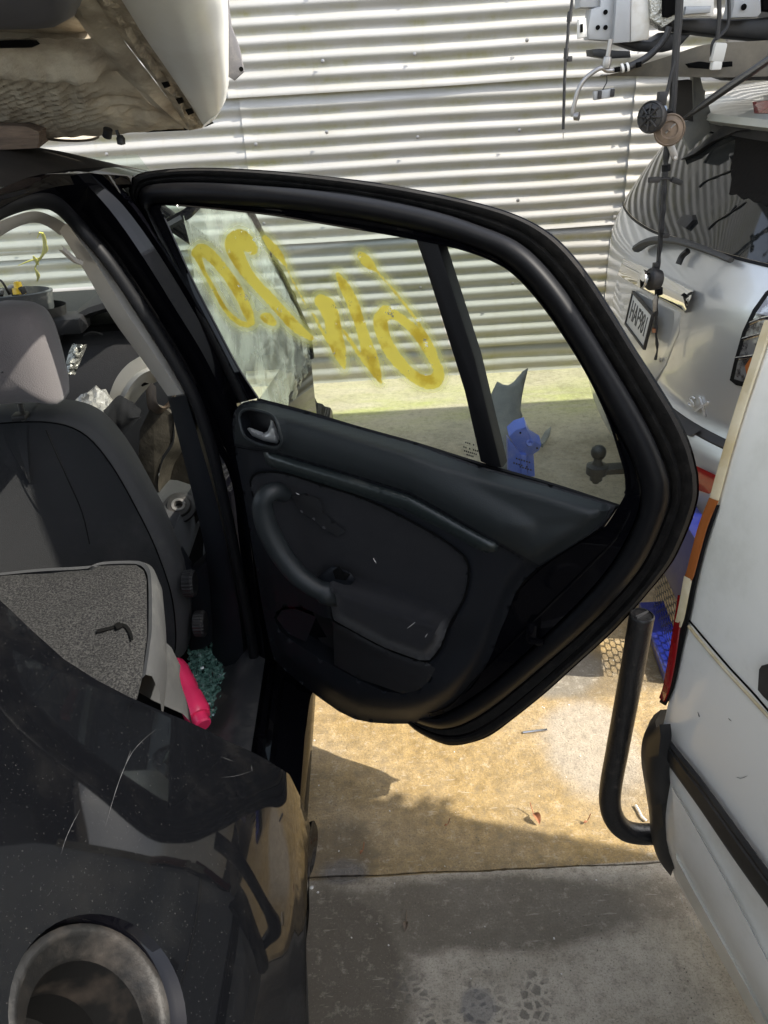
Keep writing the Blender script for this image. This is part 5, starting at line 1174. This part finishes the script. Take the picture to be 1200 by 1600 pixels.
# ================================================================== white van along the right
van = thing('white_van', 'scuffed white van with black rub strip and red orange corner lamp', 'van', (1.4, -.6, 0))
VP = [(.12,.055),(.2,.025),(.28,.006),(.36,.0),(.5,-.002),(.62,.0),(.8,.006),(.95,.016),(1.05,.03),(1.2,.065),(1.4,.125),(1.6,.195),(1.8,.29)]
V_END = 1.005
def vflat(Y, z): return .493 + .20*(1.03 - Y) - .035*max(0,(1.03 - Y))**2 + stab(VP, z)
_ve = sorted([(q.z, q.y) for q in (hit(x, y, lambda p: p.x - vflat(p.y, p.z), .3, 2.6, 200) for x, y in ((1230,440),(1206,504),(1184,570),(1160,642),(1136,722),(1119,790),(1104,840),(1090,890),(1078,950),(1064,1012),(1051,1072),(1038,1110),(1031,1150),(1029,1200),(1032,1240),(1036,1285),(1041,1330),(1052,1362))) if q])
def vend(z): return tab(_ve, z)
def vx(Y, z):
    d = vend(z) - Y
    return vflat(Y, z) + .003*max(0., 1 - d/.02)**2*(d > -1)
def onflat(px, py, pr=0.): return hit(px, py, lambda p: p.x - (vflat(p.y, p.z) - pr), .3, 1.9, 200)
def onvan(px, py, pr=0.): return hit(px, py, lambda p: p.x - (vx(p.y, p.z) - pr), .3, 2.4, 200)
YS = lambda z: [vend(z) - q for q in (0,.004,.012,.025,.045,.075,.12,.2,.32,.5,.8,1.2,1.8,2.6,3.4)]
zs = [.10,.16,.2,.24,.28,.32,.36,.42,.5,.56,.62,.7,.8,.9,1.0,1.05,1.12,1.2,1.3,1.4,1.5,1.6,1.7,1.8]
MB().grid([[Vector((vx(y, z), y, z)) for y in YS(z)] for z in zs]).build('side_panel', M_van, van, angle=60)
e = [Vector((vx(vend(z), z), vend(z), z)) for z in zs]
MB().grid([e, [p + Vector((.03, .004, 0)) for p in e], [p + Vector((.12, -.035, 0)) for p in e], [p + Vector((.5, -.15, 0)) for p in e], [p + Vector((1.55, -.47, 0)) for p in e]]).build('rear_panel', M_van, van, angle=60)  # unseen tail, roof and far side slanted so sun reaches the ground beyond
MB().grid([[Vector((vx(y, 1.8) + dx, y - .31*dx, 1.8 + dz)) for y in YS(1.8)] for dx, dz in ((0,0),(.06,.05),(.3,.09),(.7,.10),(1.05,.05))]).build('roof', M_van, van)
MB().grid([[Vector((2.15 - .15*(z > 1.2), y - .47, z)) for y in YS(z)] for z in zs]).build('far_side', M_van, van)
for wy in (.05, -2.1): MB().lathe((vx(wy,.3)+.01, wy, .30), (-1,0,0), [(.0,-.01),(.17,-.01),(.19,.012),(.27,.012),(.30,-.01),(.30,-.16)], 36).build('wheel', M_tyre, van)
def vstrip(pa, pb, prs, name, m, n=40, ang=40):
    A = cr(pa, n); B_ = cr(pb, n); rows = []
    for t, pr in prs: rows.append([onvan(lerp(a.x, b.x, t), lerp(a.y, b.y, t), pr) for a, b in zip(A, B_)])
    rows = [[p for p in r] for r in rows]
    k = [i for i in range(n) if all(r[i] is not None for r in rows)]
    return MB().grid([[r[i] for i in k] for r in rows]).build(name, m, van, angle=ang)
vstrip([(1036,1142),(1060,1172),(1100,1222),(1150,1290),(1210,1372)], [(1031,1176),(1052,1206),(1092,1262),(1142,1336),(1210,1432)], ((0,.0),(.03,.012),(.25,.016),(.35,.013),(.45,.016),(.9,.014),(1,.0)), 'rub_strip', M_blackp)
# lower bumper moulding: two soft creases below the strip
vstrip([(1030,1195),(1060,1245),(1100,1315),(1150,1405),(1215,1530)], [(1042,1340),(1072,1400),(1110,1470),(1160,1560),(1215,1660)], ((0,.0),(.02,.010),(.3,.013),(.6,.012),(.72,.006),(.78,.012),(.95,.010),(1,-.01)), 'bumper_moulding', M_van, ang=60)
# black bumper corner pad
pa = [(1024,1128),(1010,1140),(1003,1160),(1002,1190),(1008,1230),(1014,1270),(1018,1310),(1030,1345),(1046,1362)]
pb = [(1030,1132),(1032,1150),(1030,1170),(1029,1200),(1032,1240),(1036,1285),(1040,1320),(1046,1345),(1052,1358)]
A_ = cr([aY(x, y, 1.03) for x, y in pa], 30); B_ = cr([aY(x, y, .965) for x, y in pb], 30)
MB().grid([[p + Vector((.12,.03,0)) for p in A_], [p + Vector((.02,.03,0)) for p in A_], A_, [a.lerp(b_, .35) + Vector((-.004,-.012,0)) for a, b_ in zip(A_, B_)], B_, [p + Vector((.02,.0,0)) for p in B_]]).build('bumper_corner', M_blackp, van, angle=70)
# corner lamp: orange over red in a dark surround
def vpoly(px, name, m, pr, sp=7., yy=None):
    v2, ff = cdt(px, sp); pts = [onvan(x, y, pr) or aY(x, y, V_END+.02) for x, y in v2]
    b_ = [onvan(x, y, pr) or aY(x, y, V_END+.02) for x, y in px]
    return MB().add(pts, ff).grid([b_, [p + Vector((.014, .004, 0)) for p in b_]], cv=True).build(name, m, van, angle=50)
def vcorner(pa, pb, name, m, ya=1.05, pr=.006, n=40):
    """a strip that wraps the van's rear corner: outer traced edge lies on the tail, inner edge on the side"""
    A = cr(pa, n); Bq = cr(pb, n); R0 = []; R1 = []; R2 = []
    for a, b_ in zip(A, Bq):
        q = onflat(b_.x, b_.y, pr) or aY(b_.x, b_.y, V_END); p = aY(a.x, a.y, q.y + .02); R1.append(p); R2.append(q); R0.append(p + Vector((.09, .02, 0)))
    mid = [p.lerp(q, .5) + Vector((-.006, .006, 0)) for p, q in zip(R1, R2)]
    return MB().grid([R0, R1, mid, R2, [q + Vector((.003, -.001, 0)) for q in R2]]).build(name, m, van, angle=60)
vcorner([(1202,500),(1179,570),(1155,640),(1131,720),(1114,778)], [(1206,504),(1184,570),(1160,642),(1136,722),(1118,790)], 'corner_drip_moulding', M_cream, 1.0, .004)
vcorner([(1113,778),(1097,820),(1086,860),(1077,896),(1075,900)], [(1120,782),(1104,820),(1092,862),(1082,900),(1078,908)], 'indicator_lens', M_orange, 1.03)
vcorner([(1074,900),(1069,930),(1063,962),(1060,975)], [(1079,905),(1074,930),(1067,965),(1062,980)], 'reversing_lens', M_cream, 1.03)
vcorner([(1065,930),(1058,980),(1049,1030),(1041,1075),(1036,1092)], [(1068,935),(1061,980),(1053,1035),(1044,1078),(1037,1096)], 'brake_lens', M_red, 1.04)
vcorner([(1118,785),(1100,840),(1086,890),(1074,950),(1060,1010),(1048,1070),(1036,1098)], [(1121,789),(1104,840),(1090,890),(1078,950),(1064,1012),(1051,1072),(1038,1102)], 'lamp_gasket', M_rubber, .98, .004)
# door seam, sealer, fuel flap, scuffs
MB().tube([p for p in (onvan(q.x, q.y, .001) for q in cr([(1070,970),(1090,996),(1112,1022),(1140,1054),(1170,1086),(1210,1130)], 24)) if p], .0030, 6).build('door_seam', M_cream, van)
MB().tube([p for p in (onvan(q.x, q.y, .002) for q in cr([(1072,964),(1094,990),(1116,1016),(1144,1048),(1174,1080),(1210,1122)], 24)) if p], .0016, 6).build('door_gap', M_dark, van)
vpoly([(1186,1046),(1190,1040),(1215,1036),(1215,1110),(1192,1088),(1184,1078)], 'door_handle', M_blackp, .014)
for px in ([(1150,1214),(1158,1216),(1168,1212)], [(1090,1112),(1093,1120),(1091,1118)], [(1138,1122),(1143,1127)]):
    MB().tube([onvan(p.x, p.y, .0004) for p in cr(px, 12)], lambda t: .0008*(.2+math.sin(math.pi*t)), 5, flat=.3).build('paint_chip', M_dark, van)
for k in range(9):
    x, y = 1058 + k*6 + random.uniform(-6, 6), 1400 + k*14 + random.uniform(-12, 12)
    q = [onvan(p.x, p.y, .0125) for p in cr([(x, y-8), (x+random.uniform(0,4), y), (x+random.uniform(2,7), y+random.uniform(4,12))], 8)]
    if all(q): MB().tube(q, lambda t: .0006*(.2+math.sin(math.pi*t)), 5, flat=.3).build('scuff_mark', M_steel, van)
lb_ = thing('shade_branch', 'unseen leafy branch added over the van roof to shade the ground', 'branch', (1.5, .8, 1.95)); random.seed(21)
MB().tube(cr([(2.7,.2,1.92),(2.35,.52,1.99),(2.1,.64,2.03),(1.75,.72,2.05)], 20), lambda t: .014*(1-.8*t), 6).build('branch_stem', M_wood, lb_)
lv_ = MB(); cot = Vector((sd.x/sd.z, sd.y/sd.z))  # unseen leaves added, set along sun rays to cast dappled shade
LE = [(-.35,1.30),(-.2,1.31),(-.05,1.29),(.10,1.265),(.13,1.20),(.2,1.17),(.30,1.15),(.42,1.115),(.55,1.09)]
k = 0
while k < 620:
    x, y = random.uniform(-.32, .52), random.uniform(1.04, 1.33)
    e_ = tab(LE, x) + .012*noise.noise(Vector((x*22, 0, 3)))
    if y > e_ or noise.noise(Vector((x*13, y*15, 8))) > .34 - .25*sst(.08, .0, e_-y)*0: k += .35; continue
    k += 1; z = random.uniform(1.93, 2.12)
    p = Vector((x + cot.x*z, y + cot.y*z, z))
    R_ = Matrix.Rotation(random.uniform(0,6.3), 3, 'Z') @ Matrix.Rotation(random.uniform(-.7,.7), 3, 'X'); L_ = random.uniform(.035,.06)
    lv_.add([p + R_ @ Vector(q) for q in ((0,0,0),(L_*.5,L_*.28,.004),(L_,0,-.006),(L_*.5,-L_*.28,.004))], [(0,1,2,3)])
tag(lv_.build('leaves', mat('green_leaf', (.06,.10,.03), rough=.6), lb_, fix=False), None, kind='stuff')
# bull tube at the van's tail
tube = thing('corner_guard_bar', 'black pitted steel guard tube bent up beside the van tail', 'bar', aY(960, 1300, 1.08))
tp_ = [aY(x, y, Y) for x, y, Y in ((1003,962,1.10),(991,1030,1.095),(978,1100,1.09),(965,1170,1.085),(955,1225,1.08),(953,1255,1.075),(960,1280,1.07),(976,1297,1.065),(1000,1303,1.065),(1040,1302,1.07))]
tube_p = cr(tp_, 70)
MB().tube(tube_p, .0225, 20).build('tube', M_tube, tube)
ax = (tube_p[0]-tube_p[3]).normalized()
MB().lathe(tube_p[0], ax, [(.0226,-.004),(.0226,.001),(.021,.003),(.019,.003),(.0185,.001),(.0,.001)], 28).build('end_cap', M_tube, tube)
MB().box(tube_p[0] + ax*.003, .030, .004, .003, M=Matrix.Rotation(.5, 3, 'Z')).build('cap_slot', M_steel, tube)

# ================================================================== blue bumper with mesh behind the van
bb = thing('blue_bumper', 'deep blue car bumper with expanded mesh grille behind the van', 'bumper', (.95, 1.62, 0))
BX = .80
def bbp(y, z, d=0.): return Vector((BX + .35*(y-1.7)*.3 + d, y, z))
MB().slab([bbp(y, z) for y, z in [(1.62,.25),(1.95,.225),(2.0,.25),(2.0,.44),(1.9,.47),(1.60,.50)]], (.06,0,0), .02).build('bumper_face', M_blue, bb)
MB().slab([bbp(y, z, -.02) for y, z in [(1.64,.012),(1.95,.010),(1.98,.02),(1.98,.035),(1.64,.045)]], (.08,0,0), .008).build('lower_lip', M_blue, bb)
ms = MB()
cw, ch = .034, .0175
for r in range(11):
    for c in range(18):
        y = 1.65 + c*cw + (cw/2 if r % 2 else 0); z = .05 + r*ch
        if y > 1.94 or z > .225: continue
        hx, hz = cw, ch/1.25
        o_ = [bbp(y+dx*hx, z+dz*hz, .02) for dx, dz in ((-.5,-.5),(.0,-.75),(.5,-.5),(.5,.5),(.0,.75),(-.5,.5))]
        cen = bbp(y, z, .02); inn = [cen + (p-cen)*.80 for p in o_]
        ms.grid([o_, inn], cv=True)
o_ = ms.build('expanded_mesh', mat('dark_mesh', (.03,.03,.032), rough=.5, metal=.3), bb, smooth=False); o_['kind'] = 'stuff'

# grey plastic liner and blue bracket seen through the quarter glass
ln = thing('wheel_arch_liner', 'torn grey plastic arch liner standing on the concrete', 'car part', aZ(800, 720, 0))
LP = [(762,628),(772,606),(777,596),(786,601),(794,602),(802,597),(810,588),(817,580),(825,575),(822,588),(818,605),(815,622),(813,640),(816,650),(814,656),(811,668),(806,700),(800,735),(776,735),(766,690)]
v2, ff = cdt(LP, 7.)
MB().add([aY(x, y, 2.95 + .00*(y) + .25*(735-y)/160 - .05*math.cos((x-795)/30.)) for x, y in v2], ff).build('liner_sheet', M_liner, ln, angle=60, solid=.004)
MB().lathe(aY(814, 648, 3.08), (0,-1,0), [(.007,0),(.007,.002),(0,.002)], 10).build('liner_hole', M_label, ln)
br = thing('blue_bracket', 'dusty blue folded steel bracket against the grey arch liner', 'car part', aZ(820, 735, 0))
YB = 2.75
MB().slab([aY(x, y, YB) for x, y in ((795,682),(806,672),(822,667),(830,686),(846,696),(843,704),(834,710),(822,712),(812,708),(804,696))], (0,.05,.02), .004).build('bracket_top', M_bluedust, br)
MB().slab([aY(x, y, YB-.01) for x, y in ((793,684),(802,694),(812,708),(814,712),(815,742),(794,738))], (0,.03,0), .004).build('bracket_flank', M_bluedust, br)
MB().slab([aY(x, y, YB-.02) for x, y in ((813,710),(823,711),(824,745),(815,744))], (0,.04,0), .005).build('bracket_rib', M_bluedust, br)
MB().slab([aY(x, y, YB+.01) for x, y in ((823,711),(834,709),(836,745),(824,745))], (0,.03,0), .004).build('bracket_leg', M_bluedust, br)
MB().lathe(aY(828, 692, YB-.004), (0,-.8,.6), [(.014,-.01),(.014,.004),(.009,.005),(.008,-.004),(0,-.004)], 14).build('bracket_boss', M_bluedust, br)
for x, y in ((813,676),(839,700)): MB().lathe(aY(x, y, YB-.004), (0,-1,0), [(.004,0),(.004,.003),(0,.003)], 10).build('bracket_hole', M_dark, br)
sd_ = MB().slab([aZ(x, y, .03) for x, y in ((842,697),(851,680),(861,672),(858,684),(848,700))], (0,0,.02), .003).build('liner_shard', M_liner)
tag(sd_, 'pointed grey plastic shard lying beside the blue bracket', 'plastic shard')

# ================================================================== car front hung over the SUV roof
cf = thing('stacked_car_front', 'stripped grey car front stacked high above the silver car roof', 'car', (1.6, 2.3, 1.55))
CY = 2.25
def plate(px, name, m, Y=CY, th=.05, bev=.004, parent=cf, ext=None): return MB().slab([aY(x, y, Y) for x, y in px], ext or (0, th, 0), bev).build(name, m, parent, angle=35)
plate([(904,-40),(934,-40),(938,8),(936,12),(906,12)], 'bracket_plate', M_grey)
plate([(938,-40),(962,-40),(964,60),(958,64),(920,62),(918,50),(924,14),(938,10)], 'bracket_plate', M_grey, CY-.01)
plate([(904,30),(916,28),(918,58),(903,61)], 'slotted_tab', M_pale, CY-.02, .012)
plate([(907,38),(911,37),(911,50),(907,51)], 'tab_slot', M_dark, CY-.024, .01, 0)
for x, y in ((934,43),(946,43),(946,19)): MB().lathe(aY(x, y, CY-.012), (0,-1,0), [(.0055,0),(.0055,.002),(0,.002)], 12).build('bolt_hole', M_dark, cf)
plate([(966,-40),(987,-40),(985,66),(958,68)], 'radiator_support', M_grey, CY-.03)
plate([(987,-40),(1022,-40),(1018,10),(1014,62),(985,66)], 'radiator_support_cheek', M_pale, CY-.01)
plate([(1012,-40),(1060,-40),(1056,30),(1036,44),(1016,30)], 'foil_duct', M_tape, CY-.02)
plate([(1036,-40),(1062,-40),(1062,20),(1044,28),(1036,26)], 'dark_recess', M_dark, CY-.03)
plate([(1068,-40),(1118,-40),(1116,22),(1112,26),(1070,27),(1066,22)], 'headlamp_frame', M_pale, CY-.03, .03)
plate([(1072,10),(1112,9),(1110,20),(1070,23)], 'headlamp_frame_window', M_grey, CY-.045, .012)
plate([(1150,-40),(1188,-40),(1190,20),(1184,27),(1142,28),(1146,10)], 'bracket_plate', M_grey, CY-.03)
MB().lathe(aY(1162, 11, CY-.034), (0,-1,0), [(.007,0),(.007,.002),(0,.002)], 12).build('bolt_hole', M_dark, cf)
plate([(1190,-40),(1260,-40),(1260,20),(1192,16)], 'dark_recess', M_dark, CY-.01)
plate([(1040,30),(1070,28),(1112,28),(1142,30),(1190,28),(1260,20),(1260,70),(1200,64),(1140,58),(1090,52),(1050,46)], 'black_air_dam', M_blackp, CY+.02, .10, .01)
plate([(960,66),(990,62),(1018,64),(1040,50),(1080,54),(1060,76),(1036,82),(1000,80)], 'black_support_beam', M_blackp, CY+.04, .06, .006)
plate([(925,78),(938,76),(952,78),(985,80),(986,90),(950,92),(926,88)], 'undertray_lip', M_blackp, CY, .06, .003)
ut = [cr([aY(x, y, d) for x, y, d in r], 30) for r in ([(932,120,2.2),(970,112,2.2),(1005,100,2.2),(1050,86,2.2),(1100,70,2.2),(1180,64,2.2),(1260,60,2.2)], [(936,119,2.22),(985,119,2.22),(1030,120,2.22),(1060,120,2.22),(1110,121,2.22),(1180,120,2.22),(1260,116,2.22)], [(940,116,2.6),(985,116,2.6),(1030,116,2.6),(1060,116,2.6),(1110,116,2.6),(1180,115,2.6),(1260,112,2.6)])]
MB().grid(ut).build('undertray', mat('dusty_undertray', (.10,.095,.08), rough=.7, dust=.7, dustcol=(.27,.24,.19), dscale=7., dlo=.35, dhi=.7), cf, angle=30)
for px in ([(1075,100),(1095,96),(1110,98),(1108,108),(1080,106)], [(1120,98),(1145,96),(1145,104),(1122,106)], [(962,106),(970,104),(970,112),(962,113)], [(995,98),(1003,96),(1003,104),(996,106)]): plate(px, 'undertray_slot', M_dark, 2.175, .02, .002)
plate([(1125,119),(1200,119),(1260,116),(1260,124),(1180,126),(1150,127)], 'undertray_bulge', M_blackp, 2.3, .10, .01)
# body of the carcass behind, on the SUV roof
MB().box((2.75, 2.5, 1.86), 2.7, 1.40, .55, bev=.08).build('engine_bay_shell', mat('soot_black_shell', (.02,.02,.022), rough=.5, dust=.4), cf)
MB().grid([[Vector((x, y, z)) for x in (1.25,1.5,2.2,3.2,4.2)] for y, z in ((1.80,2.12),(1.86,2.3),(2.2,2.42),(2.8,2.42),(3.14,2.3),(3.2,2.12))]).build('bonnet', M_paint, cf)
# air-con hose with pipe end
MB().tube(cr([aY(x, y, CY-.06) for x, y in ((1046,42),(1040,58),(1028,74),(1010,90),(990,101),(975,107))], 30), .0085, 10).build('rubber_hose', M_cable, cf)
MB().tube(cr([aY(x, y, CY-.06) for x, y in ((978,106),(960,110),(948,110),(940,106),(925,114),(912,126),(903,142),(898,160),(895,174),(895,182))], 40), .0056, 10).build('metal_pipe', M_steel, cf)
for x in (972, 980): MB().lathe(aY(x, 106.5-(x-972)*.2, CY-.062), (1,0,.3), [(.0105,-.003),(.0105,.003)], 14).build('hose_ring', M_pale, cf)
MB().lathe(aY(901, 182, CY-.065), (.8,-.5,0), [(.0,-.006),(.009,-.006),(.010,.006),(.005,.008),(.004,.0),(0,0)], 14).build('pipe_union', M_steel, cf)
MB().lathe(aY(948, 98, CY-.06), (.1,0,1), [(.010,-.012),(.012,.0),(.010,.012),(.006,.014),(.006,.05)], 12).build('pipe_valve', M_steel, cf)
plate([(1057,126),(1078,124),(1082,126),(1084,190),(1072,188),(1054,180)], 'side_panel_inner', M_blackp, 2.5, .02)
plate([(1082,118),(1095,120),(1100,140),(1103,142),(1102,152),(1108,164),(1112,178),(1108,190),(1112,205),(1090,224),(1078,236),(1066,212),(1072,190),(1084,188)], 'hanging_side_panel', M_liner, 2.52, .02)
MB().lathe(aY(1108, 181, 2.515), (0,-1,0), [(.006,0),(.006,.002),(0,.002)], 10).build('bolt_hole', M_label, cf)

# things dangling from it
def cable(name, label, pts, r, cat='cable', Y=CY-.10, m=M_cable):
    t = thing(name, label, cat, aY(pts[0][0], pts[0][1], Y))
    MB().tube(cr([aY(p[0], p[1], Y) for p in pts], 16*len(pts)), r, 8).build('cable_run', m, t); return t
c1 = cable('bonnet_cable', 'thin black pull cable hanging straight down in front of the iron wall', [(896,-40),(893,10),(889,30),(887,60),(884,90),(882,130),(881,170),(880,202)], .0038)
MB().tube([aY(880, y, CY-.10) for y in (200, 210, 217)], .0012, 6).build('cable_core', M_steel, c1)
MB().tube([aY(x, y, CY-.10) for x, y in ((891,18),(889,34))], .0062, 8).build('cable_sleeve', M_cable, c1)
MB().tube([aY(x, y, CY-.10) for x, y in ((885,75),(884,92))], .0058, 8).build('cable_sleeve', M_cable, c1)
MB().box(aY(890, 92, CY-.10), .012, .01, .012, bev=.002).build('cable_clip', M_blackp, c1)
c2 = cable('wiring_harness', 'thick black wiring loom hanging from the stacked car front past the silver tailgate', [(1063,-40),(1061,20),(1057,70),(1054,110),(1052,150),(1050,178)], .0095)
h_lo = [(1046,170),(1042,228),(1040,262),(1038,290),(1036,330),(1032,380),(1028,420),(1026,470),(1025,520),(1027,545),(1024,562)]
MB().tube(cr([aY(x, y, CY-.10) for x, y in h_lo], 90), lambda t: .0085 - .005*t + .0012*math.sin(t*90), 8).build('lower_loom', M_cable, c2)
MB().tube(cr([aY(x, y, CY-.105) for x, y in ((1055,95),(1048,120),(1042,145),(1036,160))], 20), .0048, 8).build('branch_wire', M_cable, c2)
MB().tube(cr([aY(x, y, CY-.11) for x, y in ((1036,290),(1031,350),(1028,390),(1026,418))], 20), .0024, 6).build('branch_wire', M_cable, c2)
for x, y, dx in ((1022,281,-8),(1057,283,9)): MB().box(aY(x, y, CY-.11), .030, .014, .014, bev=.003, M=Matrix.Rotation(.35 if dx > 0 else 0, 3, 'Y')).build('plug', M_blackp, c2)
MB().tube([aY(x, y, CY-.105) for x, y in ((1026,281),(1040,278),(1050,281))], .004, 6).build('branch_wire', M_cable, c2)
MB().box(aY(1040, 368, CY-.11), .018, .012, .012, bev=.003).build('plug', M_blackp, c2)
MB().lathe(aY(1022, 516, CY-.10), (0,0,1), [(.006,-.006),(.006,.006)], 8).build('copper_joint', mat('copper', (.5,.25,.15), rough=.4, metal=.8), c2)
for y in (178, 262, 455): MB().tube([aY(1046 - (y-178)*.06, y-5, CY-.10), aY(1046 - (y-178)*.06, y+5, CY-.10)], .0115, 8).build('tape_band', M_rubber, c2)
MB().slab([aY(x, y, CY-.115) for x, y in ((1020,470),(1026,460),(1028,466),(1026,486),(1021,488))], (0,.004,0), .001).build('end_tag', M_steel, c2)
def horn(px, py, label, m, r, axis, back):
    t = thing('car_horn', label, 'horn', aY(px, py, CY-.14), group='horns hanging on the wiring loom')
    c = aY(px, py, CY-.14); A = Vector(axis).normalized()
    d = MB().lathe(c, A, [(r*.5,-.026),(r*.8,-.022),(r*.98,-.006),(r,.0),(r,.004),(r*.92,.009),(r*.86,.007),(r*.55,.012),(r*.45,.008),(r*.12,.010),(r*.10,.018),(0,.018)], 36).build('horn_disc', m, t)
    return t, c, A
t, c, A = horn(1018, 183, 'black ribbed horn beside the brown one', M_blackp, .037, (-.75,-.66,.05), 0)
U = A.cross(Vector((0,0,1))).normalized(); V_ = A.cross(U)
for k in range(8):
    a_ = k*math.pi/4; dv = U*math.cos(a_) + V_*math.sin(a_)
    MB().tube([c + A*.013 + dv*.008, c + A*.011 + dv*.030], .0026, 5).build('horn_rib', M_blackp, t)
MB().box(aY(1034, 154, CY-.12), .022, .02, .03, bev=.004).build('horn_connector', M_blackp, t)
MB().lathe(aY(1036, 172, CY-.12), (.7,-.7,0), [(.010,-.006),(.010,.006),(.004,.008),(0,.008)], 12).build('connector_ring', mat('pale_blue_plastic', (.30,.38,.5), rough=.5), t)
t, c, A = horn(1046, 203, 'round rusty brown horn in the middle of the loom', M_rust, .0375, (-.30,-.93,.12), 0)
MB().slab([aY(x, y, CY-.12) for x, y in ((1042,226),(1052,222),(1059,240),(1060,249),(1054,251),(1049,246))], (0,.004,0), .001).build('horn_bracket', M_steel, t)
MB().lathe(aY(1055, 246, CY-.126), (0,-1,0), [(.0035,0),(.0035,.003),(0,.003)], 10).build('bracket_hole', M_label, t)
t, c, A = horn(1019, 436, 'lowest horn hanging in front of the chrome garnish', M_blackp, .030, (-.93,-.10,.1), 0)
MB().lathe(c + A*.022, A, [(.0,.0),(.022,.0),(.024,.004),(.024,.010),(.014,.012),(.0,.013)], 30).build('horn_cap', M_chr2, t)
MB().box(aY(1024, 415, CY-.13), .014, .014, .016, bev=.003).build('horn_connector', M_blackp, t)
c4 = cable('white_plug_lead', 'short wire with white plug hanging under the black air dam', [(1122,-30),(1124,20),(1122,45),(1121,62)], .0055, Y=CY-.12)
MB().box(aY(1122, 82, CY-.12), .030, .022, .040, bev=.005, M=Matrix.Rotation(.1, 3, 'Y')).build('white_plug', M_plate, c4)
MB().box(aY(1119, 100, CY-.12), .024, .02, .026, bev=.005).build('plug_nose', M_pale, c4)
MB().tube(cr([aY(x, y, CY-.115) for x, y in ((1138,-20),(1139,25),(1136,42),(1126,55),(1114,66),(1112,90))], 26), .0042, 6).build('branch_wire', M_cable, c4)
c5 = cable('grey_plug_lead', 'little grey connector hanging on two thin wires before the wall', [(948,118),(948,128),(944,136),(941,142)], .0014, Y=CY-.05)
MB().box(aY(943, 147, CY-.05), .052, .018, .020, bev=.003, M=Matrix.Rotation(-.12, 3, 'Y')).build('grey_connector', M_grey, c5)
for x in (936, 956): MB().box(aY(x, 148 - (x-936)*.15, CY-.055), .010, .018, .018, bev=.002).build('connector_end', M_blackp, c5)
stt = thing('steel_strut', 'dull black steel strut slanting from the stacked front down to the horns', 'strut', aY(1130, 150, CY-.2))
MB().tube([aY(x, y, Y) for x, y, Y in ((1062,190,CY-.13),(1074,182,CY-.14),(1100,163,CY-.16),(1140,135,CY-.18),(1180,108,CY-.2),(1230,74,CY-.22))], lambda t: .004 + .012*sst(0,.5,t), 10, flat=.6).build('strut_bar', mat('scratched_black_steel', (.05,.048,.045), rough=.3, metal=.5, dust=.5, dustcol=(.22,.2,.17), dscale=14.), stt)
MB().tube([aY(x, y, CY-.15) for x, y in ((1040,208),(1052,196),(1064,188))], .0022, 6).build('strut_wire', M_steel, stt)

# ================================================================== small things on the slabs
def leaf(px, py, r, rot, label, curl=.3, m=M_leaf, name='dry_leaf'):
    c = aZ(px, py, .006); me = MB(); rows = []
    for i in range(9):
        t = i/8; w = r*.55*math.sin(math.pi*t)**.7
        rows.append([c + Matrix.Rotation(rot, 3, 'Z') @ Vector(((t-.5)*2*r, s*w, curl*w*abs(s) + .010*math.sin(t*3)*curl)) for s in (-1,-.5,0,.5,1)])
    t_ = me.grid(rows).tube([c + Matrix.Rotation(rot, 3, 'Z') @ Vector((r*k, 0, .006*k*k)) for k in (.9,1.2,1.6,2.0)], .0012, 5).build(name, m, None, fix=False)
    tag(t_, label, 'leaf')
leaf(838, 1280, .016, 1.9, 'curled brown leaf with a stalk in the sunlit middle of the slab', .9)
leaf(915, 1285, .006, .4, 'tiny brown leaf scrap near the foot of the guard tube', .3)
leaf(697, 1290, .005, .2, 'tiny dark leaf scrap within the dappled shade', .3)
leaf(634, 1448, .011, 1.4, 'dark curled leaf on the grey near slab', .8, M_rust)
leaf(565, 1332, .006, .9, 'crumb of brown leaf near the open joint', .4)
tag(MB().tube([aZ(x, y, .006) for x, y in cr([(993,1258),(998,1266),(1003,1276),(1010,1282)], 8)], .0028, 5).build('twig', M_pale), 'pale twig lying behind the foot of the guard tube', 'twig')
st_ = MB().box(aZ(836, 1142, .004), .068, .0065, .002, M=Matrix.Rotation(.07, 3, 'Z'), bev=.0005).build('metal_strip', M_chrome); tag(st_, 'thin shiny metal strip lying on the yellow concrete', 'metal strip')
def pebble(px, py, r, label):
    c = aZ(px, py, r*.5); bm_ = MB(); bm_.lathe(c, (0,0,1), [(0,-r*.6),(r*.7,-r*.4),(r,0),(r*.6,r*.5),(0,r*.6)], 8)
    bm_.v = [v + Vector((noise.noise(v*200), noise.noise(v*210+Vector((3,0,0))), 0))*r*.5 for v in bm_.v]
    tag(bm_.build('pebble', M_label, None), label, 'pebble')
pebble(487, 1387, .0045, 'pale pebble beside the open joint near the black sill')
pebble(497, 1394, .003, 'smaller pale pebble right of the first by the joint')
gr = MB(); random.seed(9)
for i in range(120):
    x, y = random.uniform(-.25, .7), random.uniform(.4, 3.0); r = random.uniform(.0006, .0022)
    gr.box((x, y, r*.4), r*2, r*1.4, r, M=Matrix.Rotation(random.uniform(0,6), 3, 'Z'))
tag(gr.build('grit', M_label, smooth=False), 'scattered pale grit and crumbs over the concrete slabs', kind='stuff')
